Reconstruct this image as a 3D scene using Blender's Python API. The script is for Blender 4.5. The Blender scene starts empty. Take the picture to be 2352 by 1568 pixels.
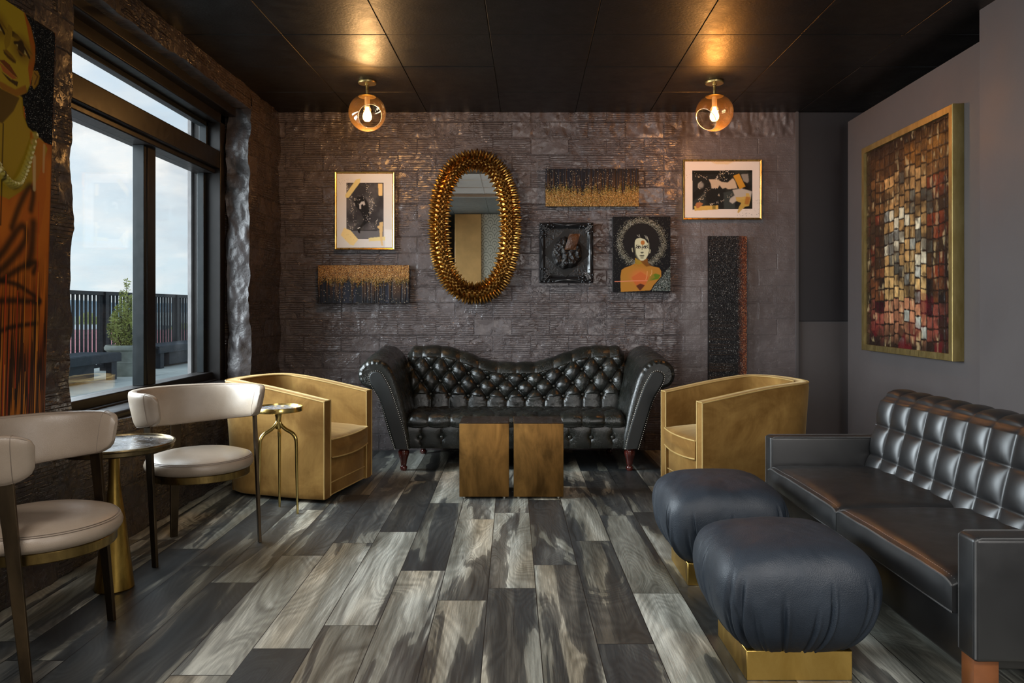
import bpy, bmesh, math, random
import numpy as np
from mathutils import Vector, Matrix

S = bpy.context.scene
COL = S.collection
PI = math.pi
R = math.radians
F, HY, CX, EYE = 1750.0, 708.0, 1176.0, 1.18      # focal length in pixels, horizon row, centre column, eye height

# ------------------------------------------------------------------ camera
cam_d = bpy.data.cameras.new('camera'); cam = bpy.data.objects.new('camera', cam_d); COL.objects.link(cam)
cam.location = (0, 0, EYE); cam.rotation_euler = (PI/2, 0, 0)
cam_d.sensor_width = 36.0; cam_d.lens = F/2352*36.0
cam_d.shift_y = -(784.0-HY)/2352.0
cam_d.clip_start = .05; cam_d.clip_end = 3000
S.camera = cam

# ------------------------------------------------------------------ exposure
S.view_settings.view_transform = 'Standard'; S.view_settings.look = 'None'
S.view_settings.gamma = 1; S.view_settings.use_curve_mapping = False
S.view_settings.exposure = 0.0
S.cycles.max_bounces = 10; S.cycles.transparent_max_bounces = 16
S.cycles.sample_clamp_indirect = 6.0
S.cycles.use_denoising = True

# ------------------------------------------------------------------ world: pale sky with soft clouds
world = bpy.data.worlds.new('sky'); S.world = world; world.use_nodes = True
wt = world.node_tree; wt.nodes.clear()
def wn(t, **k):
    n = wt.nodes.new(t)
    for a, b in k.items(): setattr(n, a, b)
    return n
tc = wn('ShaderNodeTexCoord'); sx = wn('ShaderNodeSeparateXYZ'); wt.links.new(tc.outputs['Generated'], sx.inputs[0])
def wm(op, a, b=None):
    n = wn('ShaderNodeMath', operation=op)
    for i, v in enumerate((a, b)):
        if v is None: continue
        if isinstance(v, (int, float)): n.inputs[i].default_value = v
        else: wt.links.new(v, n.inputs[i])
    return n.outputs[0]
zz = wm('MAXIMUM', sx.outputs[2], 0.0)
zp = wm('ADD', zz, 0.30)
cxy = wn('ShaderNodeCombineXYZ')
wt.links.new(wm('DIVIDE', sx.outputs[0], zp), cxy.inputs[0]); wt.links.new(wm('DIVIDE', sx.outputs[1], zp), cxy.inputs[1])
nz = wn('ShaderNodeTexNoise'); nz.inputs['Scale'].default_value = 1.9; nz.inputs['Detail'].default_value = 7; nz.inputs['Roughness'].default_value = .55; nz.inputs['Distortion'].default_value = .3
wt.links.new(cxy.outputs[0], nz.inputs['Vector'])
cr = wn('ShaderNodeValToRGB'); cr.color_ramp.elements[0].position = .42; cr.color_ramp.elements[1].position = .64
wt.links.new(nz.outputs[0], cr.inputs[0])
gr = wn('ShaderNodeValToRGB')
e = gr.color_ramp.elements
e[0].position = 0.0; e[0].color = (.62, .74, .80, 1); e[1].position = .42; e[1].color = (.36, .56, .80, 1)
m = e.new(.12); m.color = (.64, .76, .84, 1)
wt.links.new(zz, gr.inputs[0])
nz2 = wn('ShaderNodeTexNoise'); nz2.inputs['Scale'].default_value = 4.5; nz2.inputs['Detail'].default_value = 6
wt.links.new(cxy.outputs[0], nz2.inputs['Vector'])
cc = wn('ShaderNodeValToRGB'); cc.color_ramp.elements[0].position = .38; cc.color_ramp.elements[0].color = (.60, .645, .69, 1)
cc.color_ramp.elements[1].position = .62; cc.color_ramp.elements[1].color = (.90, .89, .87, 1)
wt.links.new(nz2.outputs[0], cc.inputs[0])
mx = wn('ShaderNodeMix', data_type='RGBA')
wt.links.new(cr.outputs[0], mx.inputs['Factor']); wt.links.new(gr.outputs[0], mx.inputs['A']); wt.links.new(cc.outputs[0], mx.inputs['B'])
bg = wn('ShaderNodeBackground'); bg.inputs[1].default_value = 1.3
wt.links.new(mx.outputs['Result'], bg.inputs[0])
wo = wn('ShaderNodeOutputWorld'); wt.links.new(bg.outputs[0], wo.inputs[0])

# ------------------------------------------------------------------ daylight through the window (bright overcast, very wide sun)
sd = bpy.data.lights.new('daylight', 'SUN'); sun = bpy.data.objects.new('daylight', sd); COL.objects.link(sun)
sd.energy = 2.5; sd.angle = R(80); sd.color = (.88, .95, 1.0)
sun.location = (-8, 4, 6)
sun.rotation_euler = Vector((1.0, .12, -.42)).to_track_quat('-Z', 'Y').to_euler()

# ------------------------------------------------------------------ area lights: daylight outside the window, and fill added around the camera
def area(name, loc, direction, sx_, sy_, power, color):
    d = bpy.data.lights.new(name, 'AREA'); o = bpy.data.objects.new(name, d); COL.objects.link(o)
    d.spread = R(125)
    d.shape = 'RECTANGLE'; d.size = sx_; d.size_y = sy_; d.energy = power; d.color = color
    o.location = loc; o.rotation_euler = Vector(direction).to_track_quat('-Z', 'Y').to_euler()
    return o
area('window_daylight', (-3.2, 4.5, 1.95), (1, .05, -.36), 2.8, 2.2, 270, (.86, .94, 1.0))
area('left_fill_light', (-1.96, .1, 1.60), (1, .45, -.12), 2.2, 1.7, 74, (.90, .96, 1.0))  # added fill from the left; the wall has no window here
area('rear_fill_light', (1.9, -1.35, 1.95), (-.12, 1, -.05), 1.6, 1.2, 34, (1.0, .96, .92))  # added fill from behind the camera
area('ceiling_fill_light', (1.2, .55, 2.74), (0, .25, -1), 1.1, .5, 32, (1.0, .95, .90))  # added overhead fill, no light panel built
area('ceiling_fill_light', (-1.62, .55, 2.74), (0, .25, -1), 1.1, .5, 32, (1.0, .95, .90))  # second added overhead fill, also without a panel

# ------------------------------------------------------------------ helpers
rng = np.random.default_rng(7)
random.seed(7)

def lin(r, g, b, a=1.0):
    f = lambda c: (c/255/12.92) if c/255 <= .04045 else ((c/255+.055)/1.055)**2.4
    return (f(r), f(g), f(b), a)

class MB:
    """collects vertices and faces, links them as one mesh object"""
    def __init__(s): s.v = []; s.f = []; s.m = []; s.mi = 0
    def add(s, vs, fs):
        o = len(s.v); s.v.extend([tuple(p) for p in vs]); s.f.extend([tuple(i+o for i in q) for q in fs]); s.m.extend([s.mi]*len(fs)); return s
    def box(s, x0, x1, y0, y1, z0, z1):
        return s.add([(x0,y0,z0),(x1,y0,z0),(x1,y1,z0),(x0,y1,z0),(x0,y0,z1),(x1,y0,z1),(x1,y1,z1),(x0,y1,z1)],
                     [(0,3,2,1),(4,5,6,7),(0,1,5,4),(1,2,6,5),(2,3,7,6),(3,0,4,7)])
    def bm(s, b, mat=None):
        b.verts.index_update()
        vs = [(mat @ v.co) if mat else v.co for v in b.verts]
        fs = [[v.index for v in f.verts] for f in b.faces]
        s.add(vs, fs); b.free(); return s
    def rbox(s, x0, x1, y0, y1, z0, z1, r=.02, seg=3, mat=None):
        b = bmesh.new(); bmesh.ops.create_cube(b, size=1)
        for v in b.verts: v.co = Vector(((x0+x1)/2+v.co.x*(x1-x0), (y0+y1)/2+v.co.y*(y1-y0), (z0+z1)/2+v.co.z*(z1-z0)))
        r = min(r, .49*min(x1-x0, y1-y0, z1-z0))
        bmesh.ops.bevel(b, geom=list(b.edges), offset=r, segments=seg, profile=.5, affect='EDGES', clamp_overlap=True)
        return s.bm(b, mat)
    def grid(s, P, cu=False, cv=False, flip=False):
        """P: array nu x nv x 3"""
        P = np.asarray(P, float); nu, nv = P.shape[:2]; o = len(s.v)
        s.v.extend(map(tuple, P.reshape(-1, 3)))
        iu = np.arange(nu if cu else nu-1); iv = np.arange(nv if cv else nv-1)
        A, B = np.meshgrid(iu, iv, indexing='ij'); A1 = (A+1) % nu; B1 = (B+1) % nv
        q = np.stack([A*nv+B, A1*nv+B, A1*nv+B1, A*nv+B1], -1).reshape(-1, 4)+o
        if flip: q = q[:, ::-1]
        s.f.extend(map(tuple, q.tolist())); s.m.extend([s.mi]*len(q)); return s
    def cap(s, ring, flip=False):
        o = len(s.v); s.v.extend([tuple(p) for p in ring]); n = len(ring)
        f = tuple(range(o, o+n)); s.f.append(f[::-1] if flip else f); s.m.append(s.mi); return s
    def tube(s, pts, rad, n=12, caps=True, flat=None):
        pts = [Vector(p) for p in pts]; k = len(pts)
        if not hasattr(rad, '__len__'): rad = [rad]*k
        T = [(pts[min(i+1, k-1)]-pts[max(i-1, 0)]).normalized() for i in range(k)]
        up = Vector((0, 0, 1)) if abs(T[0].z) < .9 else Vector((1, 0, 0))
        U = (up-T[0]*up.dot(T[0])).normalized(); P = []
        for i in range(k):
            U = (U-T[i]*U.dot(T[i])).normalized(); W = T[i].cross(U)
            P.append([pts[i]+(U*math.cos(a)+W*math.sin(a))*rad[i] for a in [2*PI*j/n for j in range(n)]])
        s.grid([[list(q) for q in r] for r in P], cv=True)
        if caps: s.cap(P[0]); s.cap(P[-1], True)
        return s
    def lathe(s, prof, n=40, c=(0, 0, 0)):
        a = np.arange(n)*2*PI/n; pr = np.asarray(prof, float)
        P = np.stack([c[0]+pr[:, 0:1]*np.cos(a), c[1]+pr[:, 0:1]*np.sin(a), c[2]+np.repeat(pr[:, 1:2], n, 1)], -1)
        return s.grid(P, cv=True, flip=True)
    def ball(s, c, r, n=8, m=6, sz=1.0):
        prof = [(max(r*math.sin(PI*i/m), 1e-5), -r*math.cos(PI*i/m)*sz) for i in range(m+1)]
        return s.lathe(prof, n, c)
    def bar(s, a, b, w0, w1, t, wd):
        """flat bar from a to b, width w0->w1 along direction wd, thickness t"""
        a, b = Vector(a), Vector(b); d = (b-a).normalized(); wd = Vector(wd); wd = (wd-d*wd.dot(d)).normalized(); td = d.cross(wd)
        V = []
        for p, w in ((a, w0), (b, w1)):
            for i, j in ((-1, -1), (1, -1), (1, 1), (-1, 1)): V.append(p+wd*(i*w/2)+td*(j*t/2))
        return s.add(V, [(0,1,2,3),(7,6,5,4),(0,4,5,1),(1,5,6,2),(2,6,7,3),(3,7,4,0)])
    def build(s, name, mats, parent=None, smooth=True, ang=40, bevel=0, bseg=2, loc=None):
        me = bpy.data.meshes.new(name); me.from_pydata(s.v, [], s.f)
        if not isinstance(mats, (list, tuple)): mats = [mats]
        for m_ in mats: me.materials.append(m_)
        if len(mats) > 1: me.polygons.foreach_set('material_index', np.array(s.m, np.int32))
        b = bmesh.new(); b.from_mesh(me); bmesh.ops.recalc_face_normals(b, faces=b.faces); b.to_mesh(me); b.free()
        if smooth:
            me.polygons.foreach_set('use_smooth', np.ones(len(me.polygons), bool)); me.set_sharp_from_angle(angle=R(ang))
        me.update()
        o = bpy.data.objects.new(name, me); COL.objects.link(o)
        if parent: o.parent = parent
        if loc: o.location = loc
        if bevel:
            bv = o.modifiers.new('edges', 'BEVEL'); bv.width = bevel; bv.segments = bseg; bv.limit_method = 'ANGLE'; bv.angle_limit = R(35)
        return o

def tag(o, label=None, cat=None, group=None, kind=None):
    if label: o['label'] = label
    if cat: o['category'] = cat
    if group: o['group'] = group
    if kind: o['kind'] = kind
    return o
def thing(name, loc=(0, 0, 0), rz=0, label=None, cat=None, group=None, kind=None):
    o = bpy.data.objects.new(name, None); COL.objects.link(o); o.empty_display_size = .1
    o.location = loc; o.rotation_euler = (0, 0, rz)
    return tag(o, label, cat, group, kind)
def struct(o): o['kind'] = 'structure'; return o
def kids(o): return [c for c in bpy.data.objects if c.parent == o]
def copy_tree(o, parent=None):
    c = o.copy(); COL.objects.link(c)
    if parent: c.parent = parent
    for ch in kids(o): copy_tree(ch, c)
    return c

def smooth01(x): x = np.clip(x, 0, 1); return x*x*(3-2*x)
def sstep(a, b, x): return smooth01((np.asarray(x, float)-a)/(b-a))
def vnoise(x, y, seed=0):
    g = np.random.default_rng(seed).random((64, 64)); x = np.asarray(x, float); y = np.asarray(y, float)
    xi = np.floor(x).astype(int); yi = np.floor(y).astype(int); fx = x-xi; fy = y-yi; fx = fx*fx*(3-2*fx); fy = fy*fy*(3-2*fy)
    a = g[xi % 64, yi % 64]; b = g[(xi+1) % 64, yi % 64]; c = g[xi % 64, (yi+1) % 64]; d = g[(xi+1) % 64, (yi+1) % 64]
    return (a*(1-fx)+b*fx)*(1-fy)+(c*(1-fx)+d*fx)*fy
def fbm(x, y, seed=0, oct=4, gain=.5):
    s = 0; a = 1; t = 0
    for i in range(oct): s = s+a*vnoise(np.asarray(x)*2**i, np.asarray(y)*2**i, seed+i*17); t += a; a *= gain
    return s/t
def catmull(pts, n=8, closed=False):
    p = np.asarray(pts, float); k = len(p); out = []
    for i in range(k if closed else k-1):
        g = (lambda j: p[j % k]) if closed else (lambda j: p[min(max(j, 0), k-1)])
        a, b, c, d = g(i-1), g(i), g(i+1), g(i+2)
        for t in np.arange(n)/n:
            out.append(.5*((2*b)+(c-a)*t+(2*a-5*b+4*c-d)*t*t+(-a+3*b-3*c+d)*t**3))
    if not closed: out.append(p[-1])
    return np.array(out)

# ------------------------------------------------------------------ materials
class NT:
    def __init__(s, name):
        s.mat = bpy.data.materials.new(name); s.mat.use_nodes = True; s.t = s.mat.node_tree; s.t.nodes.clear()
        s.out = s.t.nodes.new('ShaderNodeOutputMaterial'); s.b = None
    def n(s, t, inp=None, **k):
        q = s.t.nodes.new('ShaderNode'+t)
        for a, b in k.items(): setattr(q, a, b)
        for a, b in (inp or {}).items(): s.put(q, a, b)
        return q
    def put(s, q, a, b):
        if isinstance(b, bpy.types.Node): b = b.outputs[0]
        if isinstance(b, bpy.types.NodeSocket): s.t.links.new(b, q.inputs[a])
        else: q.inputs[a].default_value = b
    def math(s, op, a, b=0.0, c=None, clamp=False):
        q = s.n('Math', operation=op, use_clamp=clamp); s.put(q, 0, a); s.put(q, 1, b)
        if c is not None: s.put(q, 2, c)
        return q.outputs[0]
    def mix(s, fac, a, b, mode='MIX'):
        q = s.n('Mix', data_type='RGBA', blend_type=mode); s.put(q, 0, fac); s.put(q, 6, a); s.put(q, 7, b); return q.outputs[2]
    def ramp(s, fac, stops, interp='LINEAR'):
        q = s.n('ValToRGB'); s.put(q, 0, fac); e = q.color_ramp.elements; q.color_ramp.interpolation = interp
        while len(e) < len(stops): e.new(.5)
        for i, (p, c) in enumerate(stops):
            e[i].position = p; e[i].color = c if hasattr(c, '__len__') else (c, c, c, 1)
        return q.outputs[0]
    def coord(s, which='Object', scale=None, loc=None):
        c = s.n('TexCoord').outputs[which]
        if scale or loc:
            m_ = s.n('Mapping', {'Vector': c}); 
            if scale: m_.inputs['Scale'].default_value = scale
            if loc: m_.inputs['Location'].default_value = loc
            return m_.outputs[0]
        return c
    def noise(s, vec, scale, detail=4, rough=.55, dist=0.0, out=0):
        return s.n('TexNoise', {'Vector': vec, 'Scale': scale, 'Detail': detail, 'Roughness': rough, 'Distortion': dist}).outputs[out]
    def bump(s, h, strength=.3, dist=.01, prev=None):
        q = s.n('Bump', {'Height': h, 'Strength': strength, 'Distance': dist})
        if prev is not None: s.put(q, 'Normal', prev)
        return q.outputs[0]
    def bsdf(s, **k):
        q = s.n('BsdfPrincipled'); s.b = q
        for a, b in k.items():
            s.put(q, {'base': 'Base Color', 'rough': 'Roughness', 'metal': 'Metallic', 'normal': 'Normal', 'spec': 'Specular IOR Level', 'coat': 'Coat Weight', 'coatr': 'Coat Roughness',
                      'sheen': 'Sheen Weight', 'sheenr': 'Sheen Roughness', 'sheenc': 'Sheen Tint', 'emit': 'Emission Color', 'emits': 'Emission Strength', 'trans': 'Transmission Weight', 'ior': 'IOR', 'sss': 'Subsurface Weight'}[a], b)
        s.t.links.new(q.outputs[0], s.out.inputs[0]); return s.mat

def plain(name, c, rough=.5, metal=0, var=.25, scale=8, bump=.15, bscale=60, bdist=.002, **k):
    t = NT(name); co = t.coord()
    n1 = t.noise(co, scale, 5); c2 = tuple(x*(1-var) for x in c[:3])+(1,); c3 = tuple(min(1, x*(1+var)) for x in c[:3])+(1,)
    base = t.ramp(n1, [(.3, c2), (.7, c3)])
    rg = t.math('MULTIPLY_ADD', t.noise(co, scale*2.3, 3), .24, rough-.12, clamp=True)
    nb = t.bump(t.noise(co, bscale, 5), bump, bdist)
    return t.bsdf(base=base, rough=rg, metal=metal, normal=nb, **k)

# floor: wood-look tiles; every plank carries its own tone and grain offset
def mat_floor():
    t = NT('wood_tile'); uv = t.n('UVMap', uv_map='grain').outputs[0]; pl = t.n('UVMap', uv_map='plank').outputs[0]
    tone = t.n('Attribute', attribute_name='tone').outputs['Fac']
    ms = t.n('Mapping', {'Vector': uv}); ms.inputs['Scale'].default_value = (1.0, .115, 1)
    g = ms.outputs[0]
    warp = t.noise(g, 4.5, 3, .5, .6, out=1)
    gw = t.n('VectorMath', {0: g, 1: t.n('VectorMath', {0: warp, 1: (.13, .13, 0)}, operation='MULTIPLY').outputs[0]}, operation='ADD').outputs[0]
    big = t.n('MapRange', {0: t.noise(gw, 4.6, 3, .55, .7), 1: .28, 2: .72, 3: .18, 4: .82}).outputs[0]
    mfl = t.n('Mapping', {'Vector': uv}); mfl.inputs['Scale'].default_value = (1.0, .30, 1)
    wf = t.noise(mfl.outputs[0], 3.0, 2, .5, .4, out=1)
    gf = t.n('VectorMath', {0: mfl.outputs[0], 1: t.n('VectorMath', {0: wf, 1: (.16, .16, 0)}, operation='MULTIPLY').outputs[0]}, operation='ADD').outputs[0]
    flow = t.noise(gf, 3.0, 1.6, .4, .7)
    lines = t.math('MULTIPLY_ADD', t.math('SINE', t.math('MULTIPLY', flow, 230)), .5, .5)
    lines2 = t.math('MULTIPLY_ADD', t.math('SINE', t.math('MULTIPLY', flow, 70)), .5, .5)
    mf = t.n('Mapping', {'Vector': uv}); mf.inputs['Scale'].default_value = (75, 2.6, 1)
    fine = t.noise(mf.outputs[0], 2.2, 6, .70)
    soft = t.noise(gw, 7.0, 3, .55, .3)
    f = t.math('MULTIPLY_ADD', t.math('SUBTRACT', tone, .5), .36, big); f = t.math('MULTIPLY_ADD', t.math('SUBTRACT', fine, .5), .07, f); f = t.math('MULTIPLY_ADD', t.math('SUBTRACT', lines2, .5), .035, f)
    f2 = t.math('MULTIPLY_ADD', t.math('SUBTRACT', tone, .5), .30, soft); f2 = t.math('MULTIPLY_ADD', t.math('SUBTRACT', fine, .5), .42, f2)
    dark = t.ramp(f2, [(.25, (.014, .017, .019, 1)), (.50, (.038, .042, .043, 1)), (.66, (.105, .108, .10, 1)), (.80, (.20, .20, .18, 1))])
    light = t.ramp(f2, [(.30, (.050, .049, .041, 1)), (.43, (.130, .130, .108, 1)), (.56, (.245, .248, .213, 1)), (.72, (.54, .55, .49, 1))])
    edge = t.ramp(f, [(.44, 0.0), (.495, .22), (.507, .88), (.58, 1.0)])
    col = t.mix(edge, dark, light)
    vein = t.math('MULTIPLY', t.math('POWER', lines2, 5.0), t.ramp(t.noise(gw, 5.5, 2), [(.45, 0.0), (.62, .75)]))
    lm = t.math('MULTIPLY_ADD', lines, .28, .84); lm = t.math('MULTIPLY_ADD', vein, -.55, lm)
    col = t.mix(1.0, col, lm, 'MULTIPLY')
    tan = t.noise(gw, 3.1, 2, .5, .2)
    col = t.mix(t.ramp(tan, [(.50, 0.0), (.72, .6)]), col, t.mix(1.0, col, (1.25, .93, .62, 1), 'MULTIPLY'))
    speck = t.ramp(t.noise(mf.outputs[0], 9, 3, .7), [(.30, .55), (.42, 1.0)])
    col = t.mix(1.0, col, speck, 'MULTIPLY')
    s = t.n('SeparateXYZ', {'Vector': pl})
    ex = t.math('MINIMUM', s.outputs[0], t.math('SUBTRACT', .2, s.outputs[0])); ey = t.math('MINIMUM', s.outputs[1], t.math('SUBTRACT', 1.187, s.outputs[1]))
    ed = t.math('MINIMUM', ex, ey); seam = t.ramp(t.math('MULTIPLY', ed, 100), [(.10, 0.0), (.24, 1.0)])
    col = t.mix(seam, (.010, .010, .010, 1), col)
    h = t.math('ADD', t.math('MULTIPLY', seam, .5), t.math('MULTIPLY', fine, .35))
    nb = t.bump(h, .35, .003)
    rg = t.math('MULTIPLY_ADD', fine, .22, .30)
    return t.bsdf(base=col, rough=rg, normal=nb, spec=.5)

def mat_brick(name, axis, k=1.0):
    t = NT(name); co = t.coord('Object'); s = t.n('SeparateXYZ', {'Vector': co}); a = s.outputs[axis]; z = s.outputs[2]
    cmb = t.n('CombineXYZ', {0: a, 1: z, 2: 0.0}).outputs[0]
    w = t.noise(cmb, 7, 3, .6, out=1)
    wv = t.n('VectorMath', {0: t.n('VectorMath', {0: w, 1: (.5, .5, .5)}, operation='SUBTRACT').outputs[0], 1: (.014, .012, 0)}, operation='MULTIPLY').outputs[0]
    p = t.n('VectorMath', {0: cmb, 1: wv}, operation='ADD').outputs[0]
    br = t.n('TexBrick', {'Vector': p, 'Color1': (0, 0, 0, 1), 'Color2': (1, 1, 1, 1), 'Mortar': (.5, .5, .5, 1), 'Scale': 1.0, 'Mortar Size': .0065, 'Mortar Smooth': .35, 'Bias': 0.0, 'Brick Width': .315, 'Row Height': .1365})
    rnd = br.outputs['Color']; mort = br.outputs['Fac']
    ps = t.n('SeparateXYZ', {'Vector': p})
    ph = t.math('MULTIPLY_ADD', t.noise(cmb, 3, 2), 1.6, t.math('MULTIPLY', z, 2*PI/.0185)); ph = t.math('MULTIPLY_ADD', rnd, 5.0, ph)
    gv = t.ramp(t.math('ABSOLUTE', t.math('SINE', t.math('MULTIPLY', ph, .5))), [(.02, 0.0), (.42, 1.0)])
    patch = t.ramp(t.noise(cmb, 2.1, 5, .62, .4), [(.50, 1.0), (.57, 0.0)])
    gm = t.math('MULTIPLY', t.ramp(rnd, [(.16, 0.0), (.22, 1.0)]), patch)
    mg = t.n('Mapping', {'Vector': cmb}); mg.inputs['Scale'].default_value = (1, 2.6, 1); gap = t.ramp(t.noise(mg.outputs[0], 7, 4, .6, .5), [(.40, .0), (.50, 1.0)])
    gm = t.math('MULTIPLY', gm, gap)
    zone = 1.0
    if axis == 0:
        zone = t.ramp(t.math('MULTIPLY_ADD', a, .1, .5), [(.636, 1.0), (.642, .22)])
        gm = t.math('MULTIPLY', gm, t.ramp(t.math('MULTIPLY_ADD', a, .1, .5), [(.636, 1.0), (.642, .06)]))
        mort = t.math('MULTIPLY', mort, t.ramp(t.math('MULTIPLY_ADD', a, .1, .5), [(.636, 1.0), (.642, .15)]))
    ragged = t.noise(cmb, 34, 6, .68, .8)
    blobs = t.math('MULTIPLY', t.ramp(ragged, [(.52, 0.0), (.72, 1.0)]), t.ramp(t.noise(cmb, 4.3, 4, .6, .4), [(.47, .03), (.64, 1.0)]))
    blobs = t.math('MULTIPLY', blobs, zone)
    mj = t.math('MULTIPLY', mort, t.math('MULTIPLY_ADD', ragged, 2.2, -.55))
    h = t.math('MULTIPLY', gv, t.math('MULTIPLY', gm, .0058))
    h = t.math('ADD', h, t.math('MULTIPLY', mj, -.008))
    h = t.math('MULTIPLY_ADD', blobs, .0075, h)
    h = t.math('MULTIPLY_ADD', rnd, .004, h)
    h = t.math('MULTIPLY_ADD', t.noise(cmb, 90, 4, .6), .0012, h)
    h = t.math('MULTIPLY_ADD', t.math('MULTIPLY', t.noise(cmb, 7, 3, .5), zone), .016, h)
    nb = t.bump(h, 1.0, 1.0)
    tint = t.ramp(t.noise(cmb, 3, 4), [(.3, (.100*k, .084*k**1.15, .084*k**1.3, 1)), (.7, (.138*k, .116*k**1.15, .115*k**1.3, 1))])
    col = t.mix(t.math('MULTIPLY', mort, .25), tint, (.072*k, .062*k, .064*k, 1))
    rg = t.math('MULTIPLY_ADD', t.noise(cmb, 24, 3), .24, .13)
    return t.bsdf(base=col, rough=rg, normal=nb, spec=.55)

def mat_leather(name, c, c2, rough=.3, crack=.0, wr=.5, cell=220, spec=.5, coat=0.0, gw_=.12):
    t = NT(name); co = t.coord()
    base = t.ramp(t.noise(co, 5, 5, .6), [(.32, c), (.68, c2)])
    vor = t.n('TexVoronoi', {'Vector': co, 'Scale': cell}, feature='F1').outputs[0]
    wrk = t.noise(co, 14, 6, .62, 1.6); wr2 = t.noise(co, 46, 4, .6, 1.0)
    h = t.math('MULTIPLY_ADD', vor, gw_, t.math('MULTIPLY', wrk, wr)); h = t.math('MULTIPLY_ADD', wr2, wr*.35, h)
    if crack:
        v2 = t.n('TexVoronoi', {'Vector': t.n('VectorMath', {0: co, 1: t.noise(co, 9, 3, .6, out=1)}, operation='ADD').outputs[0], 'Scale': 13}, feature='DISTANCE_TO_EDGE').outputs[0]
        ck = t.ramp(v2, [(.0, 1.0), (.02, 0.0)])
        ck = t.math('MULTIPLY', ck, t.ramp(t.noise(co, 4, 3), [(.45, 0.0), (.6, 1.0)]))
        base = t.mix(t.math('MULTIPLY', ck, crack), base, (.16, .15, .11, 1))
        h = t.math('MULTIPLY_ADD', ck, -.35, h)
    nb = t.bump(h, .45, .006)
    rg = t.math('MULTIPLY_ADD', t.noise(co, 12, 4), .28, rough-.12, clamp=True)
    return t.bsdf(base=base, rough=rg, normal=nb, spec=spec, coat=coat, coatr=.2)

def mat_velvet(name, c, c2):
    t = NT(name); co = t.coord()
    n = t.noise(co, 3.2, 5, .62, .9); m_ = t.n('Mapping', {'Vector': co}); m_.inputs['Scale'].default_value = (30, 30, 5)
    st = t.noise(m_.outputs[0], 3, 4, .6)
    f = t.math('MULTIPLY_ADD', st, .10, t.math('MULTIPLY', n, .95))
    base = t.ramp(f, [(.42, c), (.72, c2)])
    nb = t.bump(t.noise(co, 400, 3), .2, .001)
    return t.bsdf(base=base, rough=.85, normal=nb, sheen=.5, sheenr=.35, sheenc=(1, .78, .42, 1), spec=.2)

def mat_metal(name, c, c2, rough=.3, sc=10, stretch=(1, 1, .3), bump=.1, coord='Object', contrast=(.35, .68)):
    t = NT(name)
    if coord == 'World': mp = t.n('Mapping', {'Vector': t.n('NewGeometry').outputs['Position']}); mp.inputs['Scale'].default_value = stretch; co = mp.outputs[0]
    else: co = t.coord(coord, scale=stretch)
    base = t.ramp(t.noise(co, sc, 6, .62, .5), [(contrast[0], c), (contrast[1], c2)])
    rg = t.math('MULTIPLY_ADD', t.noise(co, sc*3, 4), .3, rough-.15, clamp=True)
    nb = t.bump(t.noise(co, sc*8, 4), bump, .002)
    return t.bsdf(base=base, rough=rg, metal=1.0, normal=nb)

def mat_glass(name, tint=(1, 1, 1, 1), refl=1.0, rough=0.0):
    t = NT(name); tr = t.n('BsdfTransparent', {'Color': tint}); gl = t.n('BsdfGlossy', {'Color': (1, 1, 1, 1), 'Roughness': rough})
    bf = t.n('NewGeometry').outputs['Backfacing']; fr = t.n('Fresnel', {'IOR': t.math('MULTIPLY_ADD', bf, 1/1.45-1.45, 1.45)}); mixs = t.n('MixShader', {0: t.math('MULTIPLY', fr, refl)})
    t.t.links.new(tr.outputs[0], mixs.inputs[1]); t.t.links.new(gl.outputs[0], mixs.inputs[2]); t.t.links.new(mixs.outputs[0], t.out.inputs[0]); return t.mat

def mat_paint(name, rough=.35, bump=.3, bscale=220, spec=.5, metal=0.0, coat=0.0):
    """artwork colours come from the painting's own colour layer"""
    t = NT(name); co = t.coord(); c = t.n('Attribute', attribute_name='paint').outputs['Color']
    nb = t.bump(t.noise(co, bscale, 4), bump, .002)
    return t.bsdf(base=c, rough=rough, normal=nb, spec=spec, metal=metal, coat=coat, coatr=.12)

m_floor = mat_floor()
m_brick = mat_brick('painted_hollow_tile', 0); m_brick_l = mat_brick('painted_rough_tile_shaded', 1, .40)  # left wall copy is darkened and warmed: its shade is in the colour
m_wall = plain('matte_grey_paint', (.078, .068, .067), .55, var=.05, scale=2, bump=.12, bscale=140)
m_niche = plain('charcoal_panel', (.020, .018, .020), .55, var=.05, scale=2, bump=.1, bscale=140)  # upper niche panel, darker than the wall around it
m_ceil = plain('black_ceiling_paint', (.0050, .0044, .0042), .43, var=.35, scale=5, bump=.4, bscale=70, bdist=.003, spec=.32)
m_white = plain('white_ceiling', (.62, .60, .57), .7, var=.05)
m_greenceil = plain('dark_green_ceiling', (.07, .08, .075), .5)
m_tan = plain('tan_panel', (.78, .50, .20), .4, var=.18, scale=3)
m_wframe = plain('dark_window_frame', (.008, .0065, .006), .36, var=.2, bump=.05, spec=.25)
m_alu = plain('grey_window_track', (.007, .009, .010), .35, var=.1, bump=.05, spec=.2)
m_plaster = plain('painted_plaster', (.048, .042, .042), .40, var=.2, scale=9, bump=.5, bscale=22, bdist=.016)
m_chest = mat_leather('dark_green_black_leather', (.0055, .0062, .0058, 1), (.014, .0155, .0125, 1), .25, crack=.5, wr=.5, cell=420, spec=.6)
m_chestp = mat_leather('smooth_black_leather', (.006, .007, .007, 1), (.010, .011, .010, 1), .42, wr=.12, cell=500)
m_sofa = mat_leather('black_sofa_leather', (.012, .012, .0125, 1), (.015, .015, .0155, 1), .35, wr=.05, cell=600, spec=.6, gw_=.02)
m_pouf = mat_leather('blue_black_leather', (.011, .016, .024, 1), (.019, .027, .039, 1), .52, wr=.07, cell=300, spec=.5, gw_=.22)
m_beige = mat_leather('beige_leather', (.265, .208, .155, 1), (.335, .268, .205, 1), .33, wr=.12, cell=400)
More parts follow.
